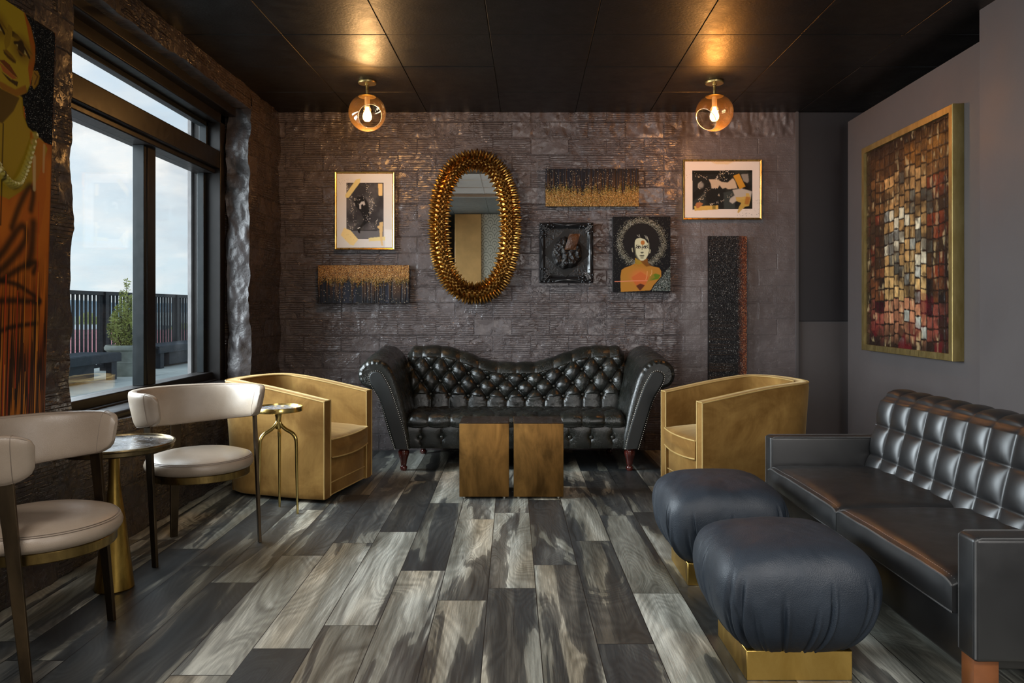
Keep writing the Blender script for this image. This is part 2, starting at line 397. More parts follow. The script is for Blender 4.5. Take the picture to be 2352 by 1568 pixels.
m_velvet = mat_velvet('gold_velvet', (.165, .080, .016, 1), (.32, .180, .050, 1))
m_welt = plain('gold_welting', (.43, .29, .10), .7, var=.15)
m_bronze = mat_metal('bronze_patina', (.105, .056, .018, 1), (.29, .150, .044, 1), .50, 9, (1, 1, .35), coord='World')
m_bronzetop = plain('dark_bronze_top', (.045, .028, .018), .25, var=.3, metal=.6)
m_goldbase = mat_metal('brushed_gold', (.52, .32, .075, 1), (.70, .46, .13, 1), .34, 8, (1, 1, .4))
m_brass = mat_metal('aged_brass', (.15, .10, .036, 1), (.36, .25, .09, 1), .32, 16)
m_bright = mat_metal('bright_brass', (.50, .36, .11, 1), (.68, .52, .20, 1), .22, 12)
m_darkbrass = mat_metal('dark_bronze', (.055, .040, .026, 1), (.12, .085, .05, 1), .38, 10)
m_mirgold = mat_metal('antique_gold_leaf', (.15, .065, .012, 1), (.50, .28, .07, 1), .32, 30, (1, 1, 1))
m_mahog = plain('red_mahogany', (.060, .010, .007), .16, var=.5, scale=14, bump=.02, coat=.6)
m_walnut = plain('orange_walnut', (.15, .052, .017), .35, var=.35, scale=9, bump=.1)
m_piping = plain('grey_piping', (.075, .075, .075), .4)
m_pewter = plain('dark_pewter', (.06, .06, .052), .35, var=.2, metal=.6)
m_nail = plain('pewter_nail', (.42, .41, .36), .25, metal=1)
m_thread = plain('grey_thread', (.20, .20, .20), .6)
m_btread = plain('tan_thread', (.20, .155, .12), .6)
m_pane = mat_glass('clear_pane', (.97, .985, .985, 1), .8)
m_globe = mat_glass('amber_globe_glass', (.985, .92, .80, 1), 1.3)
nt_ = m_globe.node_tree; tl = nt_.nodes.new('ShaderNodeBsdfTranslucent'); tl.inputs[0].default_value = (1.0, .62, .28, 1); mm_ = nt_.nodes.new('ShaderNodeMixShader'); mm_.inputs[0].default_value = .006
o_ = [n for n in nt_.nodes if n.type == 'OUTPUT_MATERIAL'][0]; src = o_.inputs[0].links[0].from_socket; nt_.links.new(src, mm_.inputs[1]); nt_.links.new(tl.outputs[0], mm_.inputs[2]); nt_.links.new(mm_.outputs[0], o_.inputs[0])
m_rim = plain('pale_glass_rim', (.75, .60, .40), .15, var=.05, bump=0)
m_dull = plain('white_socket', (.55, .42, .28), .4)
t_ = NT('hot_bulb'); em = t_.n('Emission', {'Color': (1.0, .50, .16, 1), 'Strength': 14.0}); t_.t.links.new(em.outputs[0], t_.out.inputs[0]); m_bulb = t_.mat
t_ = NT('mirror_glass'); t_.bsdf(base=(.86, .87, .86, 1), rough=.01, metal=1.0); m_mirror = t_.mat
m_goldframe = mat_metal('gold_leaf_frame', (.60, .36, .085, 1), (.85, .58, .20, 1), .30, 14)
m_paleframe = mat_metal('pale_brass_frame', (.36, .27, .10, 1), (.50, .39, .17, 1), .45, 20)
m_black = plain('gloss_black', (.012, .012, .013), .22, var=.3, bump=.3)
m_blacklump = plain('melted_black_lacquer', (.014, .013, .013), .16, var=.5, bump=.9, bscale=60, bdist=.01)
m_amberlump = plain('amber_lacquer', (.08, .032, .012), .18, var=.7, bump=.9, bscale=60, bdist=.01)
m_art = mat_paint('painted_art', .6, .05, spec=.15); m_artg = mat_paint('glitter_art', .42, .8, 300, spec=.25); m_oil = mat_paint('thick_oil', .36, .6, 90, spec=.3); m_varn = mat_paint('varnished_art', .5, .03, spec=.15)
m_mat = plain('white_mat_board', (.80, .80, .79), .7, var=.03, bump=.02)
m_artglass = mat_glass('picture_glass', (1, 1, 1, 1), .5)
m_deck = plain('pale_deck_pavers', (.40, .42, .38), .8, var=.12, scale=3)
m_rail = plain('blue_black_rail', (.006, .010, .014), .5, var=.1, spec=.2)
m_bench = plain('dark_navy_bench', (.010, .018, .026), .55, var=.3, scale=12, spec=.25)
m_pot = plain('mossy_stone_pot', (.27, .29, .25), .8, var=.22, scale=9, bump=.4)
m_mulch = plain('red_mulch', (.28, .06, .03), .9, var=.5, scale=60, bump=1, bscale=60, bdist=.02)
m_leafA = plain('yellow_green_leaf', (.33, .36, .09), .6, var=.5, scale=7); m_bark = plain('brown_bark', (.07, .045, .03), .9)
m_redroof = plain('faded_red_roof', (.58, .20, .21), .8, var=.08)
m_bwhite = plain('white_building', (.75, .78, .78), .8, var=.05); m_bgrey = plain('grey_roofing', (.62, .66, .66), .8, var=.08); m_bwin = plain('dark_window_band', (.10, .14, .17), .4)
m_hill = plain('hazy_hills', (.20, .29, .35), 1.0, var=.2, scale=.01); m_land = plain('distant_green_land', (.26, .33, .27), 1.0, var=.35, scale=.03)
m_extwall = plain('exterior_jamb', (.10, .095, .095), .6)

# ================================================================== THE ROOM
ZC = 2.809; YB = 6.334
def xl(y): return -2.035+.0166*y            # face of the left wall

# floor of wood-look tiles, 20 x 118.7 cm, laid in random bond
def build_floor():
    seam = {0: 3.213, -1: 3.081, 1: 3.506, 2: 3.868, 3: 3.157, -2: 3.43, -3: 2.837, -4: 2.644, -5: 3.639, -6: 3.279, -7: 3.488, -8: 3.741}
    tones = {(0,0): .68, (0,-1): .50, (0,1): .62, (-1,0): .66, (-1,-1): .42, (-1,1): .62, (1,0): .25, (1,-1): .52, (1,1): .55, (2,0): .56, (2,-1): .38, (2,-2): .2, (3,0): .42, (3,-1): .62, (3,1): .5,
             (-2,0): .18, (-2,-1): .74, (-2,1): .62, (-3,0): .72, (-3,-1): .56, (-3,1): .28, (-4,0): .64, (-4,-1): .26, (-4,1): .55, (-5,0): .46, (-5,-1): .74, (-5,1): .5,
             (-6,-1): .16, (-6,0): .56, (-7,-1): .26, (-7,0): .36, (-8,-1): .18, (-8,0): .52, (4,-1): .30, (4,0): .45, (5,-1): .55, (5,-2): .4}
    L, W = 1.187, .2; V = []; Fc = []; U1 = []; U2 = []; T = []
    r = random.Random(11)
    for k in range(-14, 22):
        x0 = -.1+k*W; x1 = x0+W; s0 = seam.get(k, r.uniform(2.6, 3.7))
        for j in range(-8, 4):
            y0 = s0+j*L; y1 = y0+L
            ya, yb = max(y0, -4.0), min(y1, YB+.6)
            if yb-ya < .01: continue
            tone = tones.get((k, j), r.choice([.2, .3, .42, .5, .58, .66, .72])); ox, oy = r.uniform(0, 60), r.uniform(0, 60)
            fx = r.choice((-1, 1)); o = len(V)
            for (x, y) in ((x0, ya), (x1, ya), (x1, yb), (x0, yb)):
                V.append((x, y, 0)); U1.append((ox+fx*(x-x0), oy+(y-y0))); U2.append((x-x0, y-y0)); T.append(tone)
            Fc.append((o, o+1, o+2, o+3))
    me = bpy.data.meshes.new('floor'); me.from_pydata(V, [], Fc)
    for nm, dat in (('grain', U1), ('plank', U2)):
        l = me.uv_layers.new(name=nm); l.data.foreach_set('uv', np.array(dat, np.float32).ravel())
    a = me.attributes.new('tone', 'FLOAT', 'POINT'); a.data.foreach_set('value', np.array(T, np.float32))
    me.materials.append(m_floor); o = bpy.data.objects.new('floor', me); COL.objects.link(o); struct(o)
build_floor()

# back wall: painted hollow clay tile, lumpy
def build_back():
    X = np.linspace(-2.35, 2.367, 420); Z = np.linspace(-.02, 3.05, 280); A, B = np.meshgrid(X, Z, indexing='ij')
    d = (fbm(A*5, B*5, 3, 4)-.5)*.022+(fbm(A*16, B*16, 9, 3)-.5)*.010
    row = np.floor(B/.1365); col = np.floor(A/.315+.5*(row % 2)); d += (vnoise(row*3.7+.5, col*5.3+.5, 21)-.5)*.006
    d *= 1-.72*sstep(1.36, 1.42, A)
    d += np.where(B > 2.62, (fbm(A*22, B*9, 31, 3)-.5)*.035, 0)
    m = MB(); P = np.stack([A, np.full_like(A, YB)-d, B], -1); m.grid(P)
    m.box(-2.5, 2.367, YB+.03, YB+.3, -.05, 3.05)
    struct(m.build('wall_back', m_brick, ang=180))
build_back()
m = MB(); m.box(2.355, 2.375, YB-.022, YB+.02, 0, ZC); struct(m.build('trim_1', m_wall))
m = MB(); m.box(2.367, 4.2, YB-.004, YB+.3, -.05, 1.072); m.box(2.94, 4.2, YB-.004, YB+.3, 1.072, 3.05); m.box(2.367, 4.2, YB+.012, YB+.3, 1.072, 3.05)
struct(m.build('wall_back_right', m_wall))
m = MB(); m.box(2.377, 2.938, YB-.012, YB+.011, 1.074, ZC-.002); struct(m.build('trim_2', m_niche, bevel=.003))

# right partition, lower than the ceiling, and the pier nearer the camera
def xr(y): return 2.442+.0406*y
m = MB(); m.add([(xr(4.0), 4.0, 0), (xr(6.1), 6.1, 0), (xr(6.1)+.16, 6.1, 0), (xr(4.0)+.16, 4.0, 0), (xr(4.0), 4.0, 2.672), (xr(6.1), 6.1, 2.672), (xr(6.1)+.16, 6.1, 2.672), (xr(4.0)+.16, 4.0, 2.672)],
               [(0,3,2,1),(4,5,6,7),(0,1,5,4),(1,2,6,5),(2,3,7,6),(3,0,4,7)])
struct(m.build('wall_right', m_wall))
m = MB(); m.box(2.555, 2.85, -3.2, 4.168, 0, ZC+.1); struct(m.build('wall_right_pier', m_wall, bevel=.004))
m = MB(); m.box(4.0, 4.2, 3.9, YB+.3, -.05, 3.05); struct(m.build('wall_right_outer', m_wall))

# left wall: rough tile around a deep window opening
OY0, OY1, OZ0, OZ1 = 3.42, 5.65, .62, 2.66
def build_left():
    m = MB()
    def disp(P, amp=1.0, seed=5):
        a = P[..., 1]; b = P[..., 2]; c = P[..., 0]
        dx = (fbm(a*6+c*5, b*6, seed, 4)-.5)*.05*amp; dy = (fbm(a*5+c*9+7, b*5.5, seed+3, 4)-.5)*.09*amp; dz = (fbm(a*7, b*6+c*7, seed+8, 3)-.5)*.05*amp
        return P+np.stack([dx, dy, dz], -1)
    def face(y0, y1, z0, z1):                       # the room-side face
        ny = max(3, int((y1-y0)/.018)); nz_ = max(3, int((z1-z0)/.018))
        Y, Z = np.meshgrid(np.linspace(y0, y1, ny), np.linspace(z0, z1, nz_), indexing='ij')
        return np.stack([xl(Y), Y, Z], -1)
    def ret(y, z0, z1, depth):                      # a jamb face going outward at y
        D, Z = np.meshgrid(np.linspace(0, depth, 14), np.linspace(z0, z1, int((z1-z0)/.018)), indexing='ij')
        return np.stack([xl(y)-D, np.full_like(D, y), Z], -1)
    k = lambda P: disp(P)
    P = face(OY1, YB+.06, 0, ZC+.05); m.grid(k(P))
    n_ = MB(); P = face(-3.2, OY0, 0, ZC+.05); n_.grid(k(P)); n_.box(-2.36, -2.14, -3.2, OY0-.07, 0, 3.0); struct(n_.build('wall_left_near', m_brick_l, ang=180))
    P = face(OY0, OY1, OZ1, ZC+.05); m.grid(disp(P, .5))
    P = face(OY0, OY1, 0, OZ0); m.grid(disp(P, .7))
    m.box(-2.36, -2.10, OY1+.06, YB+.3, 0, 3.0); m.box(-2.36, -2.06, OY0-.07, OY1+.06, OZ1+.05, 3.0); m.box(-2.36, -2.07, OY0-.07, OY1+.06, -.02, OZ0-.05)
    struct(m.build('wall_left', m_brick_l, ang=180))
    q = MB()
    q.grid(k(ret(OY1, OZ0-.03, OZ1+.03, .17))); q.grid(k(ret(OY0, OZ0-.03, OZ1+.03, .17)))
    D, Y = np.meshgrid(np.linspace(0, .17, 12), np.linspace(OY0, OY1, 120), indexing='ij')
    q.grid(disp(np.stack([xl(Y)-D, Y, np.full_like(D, OZ1)], -1), .5)); q.grid(disp(np.stack([xl(Y)-D, Y, np.full_like(D, OZ0)], -1), .4))
    struct(q.build('trim_3', m_plaster, ang=180))
build_left()

# window_1: dark metal frame with an upper light and two sliding panes
win = thing('window_1'); struct(win)
XG = -2.25
f = MB()
f.box(-2.33, -2.13, 5.57, 5.66, .60, 2.70); f.box(-2.33, -2.13, 3.36, 3.47, .60, 2.70)
f.box(-2.33, -2.13, 3.36, 5.66, 2.535, 2.70); f.box(-2.33, -2.15, 3.36, 5.66, .60, .665); f.box(-2.31, -2.19, 3.36, 5.66, .66, .715)
f.box(-2.20, -2.05, 3.36, 5.66, 2.60, 2.72)
f.build('frame', m_wframe, win, bevel=.006)
f = MB(); f.box(-2.32, -2.17, 3.47, 5.57, 2.165, 2.35); f.box(-2.17, -2.135, 3.47, 5.57, 2.20, 2.33); f.build('transom', m_wframe, win, bevel=.006)
f = MB(); f.box(-2.29, -2.21, 4.62, 4.73, .70, 2.18); f.build('mullion', m_wframe, win, bevel=.006)
f = MB()
f.box(-2.285, -2.215, 4.585, 4.62, .715, 2.165); f.box(-2.285, -2.235, 5.525, 5.57, .715, 2.165); f.box(-2.275, -2.22, 5.535, 5.57, 2.35, 2.535); f.box(-2.275, -2.22, 3.47, 5.57, 2.505, 2.535)
f.build('sash_track', m_alu, win, bevel=.003)
for nm, y0, y1, z0, z1, dx in (('pane', 3.47, 4.60, .715, 2.165, -.012), ('pane', 4.71, 5.55, .715, 2.165, .0), ('pane', 3.47, 5.55, 2.35, 2.52, 0)):
    f = MB(); f.box(XG+dx-.003, XG+dx+.003, y0, y1, z0, z1); f.build(nm, m_pane, win, smooth=False)
f = MB(); f.rbox(-2.16, -2.0, 3.40, 5.66, .615, .655, .012); f.build('sill', m_wframe, win)
m = MB(); m.box(-2.36, -2.335, 5.545, 5.75, -.3, 3.0); m.box(-2.36, -2.335, 3.2, 3.40, -.3, 3.0); struct(m.build('trim_4', m_extwall))

# ceiling: black panels in a grid, a white stretch behind the camera's head
def build_ceiling():
    m = MB(); ang = .0233
    for i in range(-5, 8):
        for j in range(-2, 4):
            x0 = .495+.617*i; y0 = 4.536+.603*j
            if y0 > 6.6: continue
            P = []
            for (dx, dy) in ((0, 0), (.617, 0), (.617, .603), (0, .603)):
                xx = x0+dx; yy = y0+dy; P.append((xx+ang*(yy-5)-.0, yy))
            g = .0022
            c = np.mean(P, 0); Q = [(p[0]+(g if p[0] < c[0] else -g), p[1]+(g if p[1] < c[1] else -g)) for p in P]
            Q2 = [(p[0]+(g*1.9 if p[0] < c[0] else -g*1.9), p[1]+(g*1.9 if p[1] < c[1] else -g*1.9)) for p in P]
            zz_ = ZC+random.uniform(-.0012, .0012)
            m.add([(q[0], q[1], ZC+.02) for q in Q]+[(q[0], q[1], zz_+.003) for q in Q]+[(q[0], q[1], zz_) for q in Q2], [(0,1,5,4),(1,2,6,5),(2,3,7,6),(3,0,4,7),(4,5,9,8),(5,6,10,9),(6,7,11,10),(7,4,8,11),(8,9,10,11)])
    m.box(-2.6, 4.3, 3.33, 6.7, ZC+.0065, ZC+.3)
    struct(m.build('ceiling', m_ceil, smooth=False))
    m = MB(); m.box(-2.6, 4.3, 1.66, 3.33, ZC+.004, ZC+.3)
    for i in range(1, 3): m.box(-2.6, 4.3, 1.66+.6*i-.006, 1.66+.6*i+.006, ZC-.002, ZC+.01)
    for i in range(9): m.box(-2.2+.6*i-.006, -2.2+.6*i+.006, 1.66, 3.32, ZC-.002, ZC+.01)
    m.box(-2.1, 2.56, 1.63, 1.66, ZC-.035, ZC+.02)
    struct(m.build('ceiling_white', m_white, smooth=False))
    m = MB(); m.box(-2.6, 4.3, -3.4, 1.66, ZC+.004, ZC+.3)
    for i in range(8): m.box(-2.2+.6*i-.004, -2.2+.6*i+.004, -3.2, 1.63, ZC, ZC+.01)
    struct(m.build('ceiling_dark', m_greenceil, smooth=False))
build_ceiling()
m = MB(); m.box(-2.6, 2.9, -3.4, -3.2, -.05, 3.05); struct(m.build('wall_rear', m_wall))
m = MB(); m.box(-.985, -.53, -.62, -.57, 0, ZC-.002); struct(m.build('door_1', m_tan, bevel=.004))
# scalloped wallpaper panel seen in the mirror
t_ = NT('scallop_wallpaper'); co = t_.coord(); s_ = t_.n('SeparateXYZ', {'Vector': co})
def scal():
    rowh, wd = .12, .15
    zrow = t_.math('FLOOR', t_.math('DIVIDE', s_.outputs[2], rowh)); odd = t_.math('MULTIPLY', t_.math('MODULO', t_.math('ABSOLUTE', zrow), 2.0), wd/2)
    xx = t_.math('SUBTRACT', t_.math('FLOORED_MODULO', t_.math('ADD', s_.outputs[0], odd), wd), wd/2); zz2 = t_.math('FLOORED_MODULO', s_.outputs[2], rowh)
    r_ = t_.math('SQRT', t_.math('ADD', t_.math('POWER', t_.math('MULTIPLY', xx, 1.4), 2.0), t_.math('POWER', zz2, 2.0)))
    return t_.math('SINE', t_.math('MULTIPLY', r_, 130))
pat = t_.ramp(scal(), [(.55, (.80, .82, .72, 1)), (.9, (.30, .34, .27, 1))])
t_.bsdf(base=pat, rough=.6)
m = MB(); m.box(-.528, .10, -.66, -.59, 0, ZC-.002); struct(m.build('wall_wallpaper', t_.mat))

# ================================================================== OUTSIDE: roof terrace, railing, benches, shrub, town
ZD = .20
m = MB()
for i in range(7):
    for j in range(16):
        x1 = -2.5-.9*i; y0 = 1.5+.9*j+(.45 if i % 2 else 0)
        m.box(x1-.892, x1, y0, y0+.892, ZD-.05, ZD+random.uniform(-.002, .002))
m.box(-9, -2.46, 0, 18, ZD-.3, ZD-.03)
struct(m.build('terrace_floor', m_deck, smooth=False))
rail = thing('terrace_railing', (-6.42, 0, ZD), 0, 'dark blue-black metal railing along the far edge of the terrace', 'railing')
m = MB(); m.box(-.03, .03, 7.0, 18.0, 1.185, 1.245); m.build('top_rail', m_rail, rail, bevel=.004)
m = MB(); m.box(-.025, .025, 7.0, 18.0, .06, .11); m.build('bottom_rail', m_rail, rail, bevel=.004)
first = None
for y in (7.2, 9.55, 12.0, 14.55, 17.1):
    m = MB(); m.box(-.05, .05, y-.05, y+.05, 0, 1.24); m.build('post', m_rail, rail, bevel=.004)
k = 0; y = 7.30; bal = None
while y < 17.9 and k < 98:
    if bal is None:
        m = MB(); m.box(-.016, .016, -.016, .016, .10, 1.19); bal = m.build('baluster', m_rail, rail, smooth=False, loc=(0, y, 0))
    else:
        c = bal.copy(); COL.objects.link(c); c.location = (0, y, 0)
    y += .113; k += 1

def bench(x0, y0, y1, label):
    b = thing('terrace_bench', (x0, (y0+y1)/2, ZD), 0, label, 'bench', 'dark benches on the terrace')
    h = (y1-y0)/2
    m = MB()
    for i in range(4): m.rbox(.14*i-.28, .14*i-.155, -h, h, .325, .37, .006, 2)
    m.build('seat_slats', m_bench, b)
    m = MB(); m.box(.255, .285, -h+.01, h-.01, .25, .362); m.box(-.285, -.255, -h+.01, h-.01, .25, .362); m.build('apron', m_bench, b, bevel=.004)
    for s in (-1, 1):
        for xx in (-.22, .2):
            m = MB(); m.box(xx-.02, xx+.06, s*(h-.16)-.07, s*(h-.16)+.07, 0, .33); m.build('leg', m_bench, b, bevel=.004)
        m = MB(); m.bar((0, s*(h-.22), .27), (0, s*(h-.75), .03), .10, .12, .08, (0, 1, .6)); m.build('brace', m_bench, b)
    m = MB(); m.box(-.2, .2, -h+.55, h-.55, .03, .26); m.build('storage_box', m_bench, b, bevel=.01)
bench(-5.72, 7.3, 10.62, 'dark navy terrace bench in front of the potted shrub, seen through the near pane')
bench(-5.98, 12.3, 15.4, 'dark navy terrace bench behind the potted shrub, seen through the far pane')

def shrub(loc):
    p = thing('potted_shrub', loc, 0, 'yellow-green conifer shrub in a round grey stone pot on the terrace', 'potted plant')
    m = MB(); m.lathe([(.001, 0), (.205, 0), (.21, .01), (.222, .19), (.228, .195), (.228, .21), (.225, .215), (.245, .33), (.25, .335), (.252, .36), (.262, .365), (.285, .385), (.288, .42), (.27, .45), (.245, .45), (.235, .42), (.23, .40)], 48)
    m.build('pot', m_pot, p)
    m = MB(); m.lathe([(.001, .435), (.12, .43), (.236, .415)], 32); m.build('mulch', m_mulch, p)
    m = MB(); r = random.Random(4); L = MB(); br = []
    for i in range(34):
        a = r.uniform(0, 2*PI); q = math.sqrt(r.random()); bx, by = .05*math.cos(a), .05*math.sin(a)
        ht = .95*(1-q*.62)*r.uniform(.85, 1.05); ex, ey = .24*q*math.cos(a), .24*q*math.sin(a)
        pts = [(bx, by, .42), (bx*.6+ex*.7, by*.6+ey*.7, .42+ht*.45), (ex*.95, ey*.95, .42+ht)]
        if i == 0: pts = [(0, 0, .42), (.005, 0, .9), (0, 0, 1.40)]
        pts = catmull(pts, 6); m.tube(pts, [.009-.007*j/len(pts) for j in range(len(pts))], 5)
        br.append(pts)
    m.build('stems', m_bark, p)
    for pts in br:
        n = len(pts)
        for _ in range(150):
            t = r.uniform(.12, 1.0); i0 = min(int(t*(n-1)), n-2); c = Vector(pts[i0]).lerp(Vector(pts[i0+1]), t*(n-1)-i0)
            sp = .05*(1.08-t)+.016; d = Vector((r.gauss(0, 1), r.gauss(0, 1), r.gauss(.4, .8))).normalized(); c = c+Vector((d.x, d.y, d.z*.6))*sp*r.uniform(.2, 1.2)
            s = r.uniform(.012, .026); u = d.orthogonal().normalized(); w = d.cross(u)
            L.add([c-u*s*.35, c+u*s*.35, c+u*s*.2+d*s*1.7+w*s*.2, c-u*s*.2+d*s*1.7-w*s*.2], [(0, 1, 2, 3)])
    L.build('foliage', m_leafA, p, smooth=False)
shrub((-5.62, 11.1, ZD))

# neighbouring red roof, town and hills
m = MB(); m.box(-60, -9.5, 18, 62, -3.0, -.55)
for i in range(4): m.box(-60, -9.5, 20+11*i, 20.05+11*i, -.55, -.53)
tag(m.build('red_flat_roof', m_redroof, smooth=False), 'faded red roof of the neighbouring building beyond the railing', 'roof')
def building(x, y, w, d, z0, z1, label, gable=False):
    b = thing('town_building', (x, y, z0), 0, label, 'building', 'white town buildings beyond the railing'); h = z1-z0
    m = MB(); m.box(-w/2, w/2, -d/2, d/2, 0, h); m.build('walls', m_bwhite, b, smooth=False)
    m = MB()
    if gable: m.add([(-w/2-.3, -d/2, h), (w/2+.3, -d/2, h), (w/2+.3, d/2, h), (-w/2-.3, d/2, h), (-w/2, 0, h+d*.02), (w/2, 0, h+d*.02)], [(0,1,5,4),(2,3,4,5),(0,4,3),(1,2,5)])
    else: m.box(-w/2-.2, w/2+.2, -d/2-.2, d/2+.2, h, h+.4)
    m.build('roof', m_bgrey, b, smooth=False)
    m = MB(); m.box(w/2, w/2+.1, -d*.45, d*.45, h*.55, h*.75); m.box(-w*.45, w*.45, -d/2-.1, -d/2, h*.55, h*.75); m.build('window_band', m_bwin, b, smooth=False)
building(-53, 92, 13, 18, -9, -1.12, 'long white gabled shed beyond the red roof, seen through the near pane', True)
building(-122, 262, 26, 30, -9, -2.2, 'low white flat block behind the potted shrub and railing')
building(-100, 218, 16, 20, -9, -1.6, 'white block with dark windows seen through the far pane, right of the mullion')
building(-150, 350, 34, 30, -9, -1.2, 'farthest pale white block under the hills')
m = MB(); X, Y = np.meshgrid(np.linspace(-900, -8, 60), np.linspace(-40, 1500, 60), indexing='ij'); m.grid(np.stack([X, Y, -9+(fbm(X/60, Y/60, 4)-.5)*4], -1)); struct(m.build('distant_land', m_land))
m = MB(); X = np.linspace(-1500, 500, 160); H = 8+(fbm(X/160, X*0, 8, 4))*13
P = np.stack([np.stack([X, np.full_like(X, 900.), np.full_like(X, -15.)], -1), np.stack([X, np.full_like(X, 960.), -15+(H)*.62], -1), np.stack([X, np.full_like(X, 1080.), H-6], -1), np.stack([X, np.full_like(X, 1300.), np.full_like(X, -15.)], -1)], 0)
m.grid(P); struct(m.build('distant_hills', m_hill))
def far_tree(x, y, z, r_, label):
    t = thing('far_tree', (x, y, z), 0, label, 'tree', 'trees in the town')
    m = MB(); m.tube([(0, 0, 0), (0, 0, r_*.9)], [.3, .2], 8); m.build('trunk', m_bark, t)
    rr = random.Random(int(x*7+y)); m = MB()
    for i in range(26):
        d = Vector((rr.gauss(0, 1), rr.gauss(0, 1), rr.gauss(0, .8))).normalized()*r_*rr.uniform(.2, .75); m.ball((d.x, d.y, r_*1.2+d.z), r_*rr.uniform(.25, .42), 7, 5)
    m.build('crown', m_leafA, t)
far_tree(-68, 121, -9, 4.4, 'round yellow-green tree behind the left end of the white gabled shed')
far_tree(-74, 172, -9, 3.6, 'pale green tree between the white town blocks in the far pane')

# ================================================================== CHESTERFIELD SOFA with a dipped back
def build_chesterfield():
    X0 = .033
    root = thing('chesterfield_sofa', (X0, 5.9, 0), 0, 'black tufted leather sofa with rolled arms and a dipped back, against the textured wall', 'sofa')
    ox = X0; oy = 5.9
    W = lambda x, y, z: (x-ox, y-oy, z)
    # --- tufted back
    du = .1505; hw = .875; nu, nv = 360, 132
    u = np.linspace(-hw, hw, nu)[:, None]; v = np.linspace(0, 1, nv)[None, :]
    def topz(u): return .737+.133*sstep(.10, .64, np.abs(u))
    z0 = .34
    def surf(u, v):
        T = topz(u); H = T-z0
        # v<.74 front slope, then a roll of radius r over to the back, then down
        r = .085
        zs = T-r-.0; vs = .70
        y_bot, y_top = 6.005, 6.115
        f = np.clip(v/vs, 0, 1); z = z0+(zs-z0)*f; y = y_bot+(y_top-y_bot)*f**1.35
        a = np.clip((v-vs)/(.93-vs), 0, 1)*PI
        rr = np.broadcast_to(np.asarray(r), (u+v).shape)
        y2 = y_top+rr-rr*np.cos(a); z2 = zs+rr*np.sin(a)
        d = np.clip((v-.93)/.07, 0, 1); y3 = y_top+2*rr; z3 = zs-(zs-.18)*d
        Y = np.where(v < vs, y, np.where(v < .93, y2, y3)); Z = np.where(v < vs, z, np.where(v < .93, z2, z3))
        return np.broadcast_to(Y, (u+v).shape), np.broadcast_to(Z, (u+v).shape)
    Y, Z = surf(u, v)
    T = topz(u); fr = np.where(v < .70, (Z-.38)/(T-.38), 1+ (v-.70)*1.6)
    p = u/du; q = (fr-.255)/.205
    a = p-.5-q/2; b = p-.5+q/2
    dia = (np.abs(np.sin(PI*a))*np.abs(np.sin(PI*b)))**.5
    ver = np.abs(np.sin(PI*(p-.5)))**.4*.55+.1
    verT = np.abs(np.sin(PI*p))**.6*.45+.2
    h = np.where(q < 0, ver*(1-0*q), np.where(q > 3.5, verT, dia))
    h = np.where((q >= 0) & (q < .18), dia, h)
    da = a-np.round(a); db = b-np.round(b); rad = np.sqrt((da*1.0)**2+(db*1.0)**2)
    pit = np.exp(-(rad/.16)**2)*((q > -.4) & (q < 3.5))
    # creases that radiate from the buttons
    ang = np.arctan2(da+db, da-db); rip = np.sin(ang*9+np.round(a)*2.1+np.round(b)*1.3)*np.exp(-((rad-.22)/.14)**2)*.05
    amp = .042*np.clip(1-.55*sstep(.66, .76, v)-.35*sstep(.80, .93, v), 0, 1)
    hh = amp*(h*1.0-.75*pit*.7+rip*((q > -.6) & (q < 3.4)))
    hh = hh+(fbm(u*14+3, v*14, 5, 3)-.5)*.008
    hh = hh-.055*sstep(.80, .875, np.abs(u))**2
    e = 1e-3; Ya, Za = surf(u, np.clip(v+e, 0, 1)); Yb, Zb = surf(u, np.clip(v-e, 0, 1)); ty, tz = Ya-Yb, Za-Zb; ln = np.sqrt(ty**2+tz**2)+1e-9
    ny, nz_ = -tz/ln, ty/ln
    P = np.stack([np.broadcast_to(u, Y.shape), Y+ny*hh-oy, Z+nz_*hh], -1)
    m = MB(); m.grid(P); back = m.build('backrest', m_chest, root, ang=180)
    # buttons
    m = MB(); m.lathe([(.0001, .006), (.006, .0055), (.010, .003), (.0112, -.001), (.009, -.004)], 12); bt = m.build('tufting_button', m_pewter, back); used = False
    for j, fq in enumerate((.255, .46, .665, .87)):
        for i in range(-6, 7):
            uu = (i+.5 if j % 2 == 0 else i)*du
            if abs(uu) > .80: continue
            T1 = float(topz(uu)); zz_ = .38+fq*(T1-.38)
            zs = T1-.085; f_ = (zz_-z0)/(zs-z0)
            if f_ > 1.0: continue
            yy = 6.005+.11*f_**1.35-.007
            o = bt if not used else bt.copy()
            if used: COL.objects.link(o)
            used = True; o.location = W(ox+uu, yy, zz_); o.rotation_euler = (R(82), 0, 0)
    # --- seat cushion, tufted on top with pleats down its front
    sw = .80; nx = 300; path = catmull([(6.06, .40), (5.95, .412), (5.75, .418), (5.60, .414), (5.535, .398), (5.512, .365), (5.516, .335), (5.54, .318), (5.70, .315)], 12)
    pl = len(path); x = np.linspace(-sw, sw, nx)[:, None]; py = path[None, :, 0]; pz = path[None, :, 1]
    s_ = np.concatenate([[0], np.cumsum(np.hypot(*np.diff(path, axis=0).T))])[None, :]
    p = x/.160; q = (s_-.13)/.135; a = p-q/2; b = p+q/2
    dia = (np.abs(np.sin(PI*a))*np.abs(np.sin(PI*b)))**.5; ver = np.abs(np.sin(PI*p))**.4
    h = np.where(q > 2.0, ver, dia); tn = np.gradient(path, axis=0); tn /= np.linalg.norm(tn, axis=1)[:, None]
    edge = sstep(0, .05, sw-np.abs(x)); hh = .017*(h-.6)*sstep(-.2, .2, q+.9)+(fbm(x*20, s_*20, 8, 3)-.5)*.007
    drop = (1-edge**.5)*.03
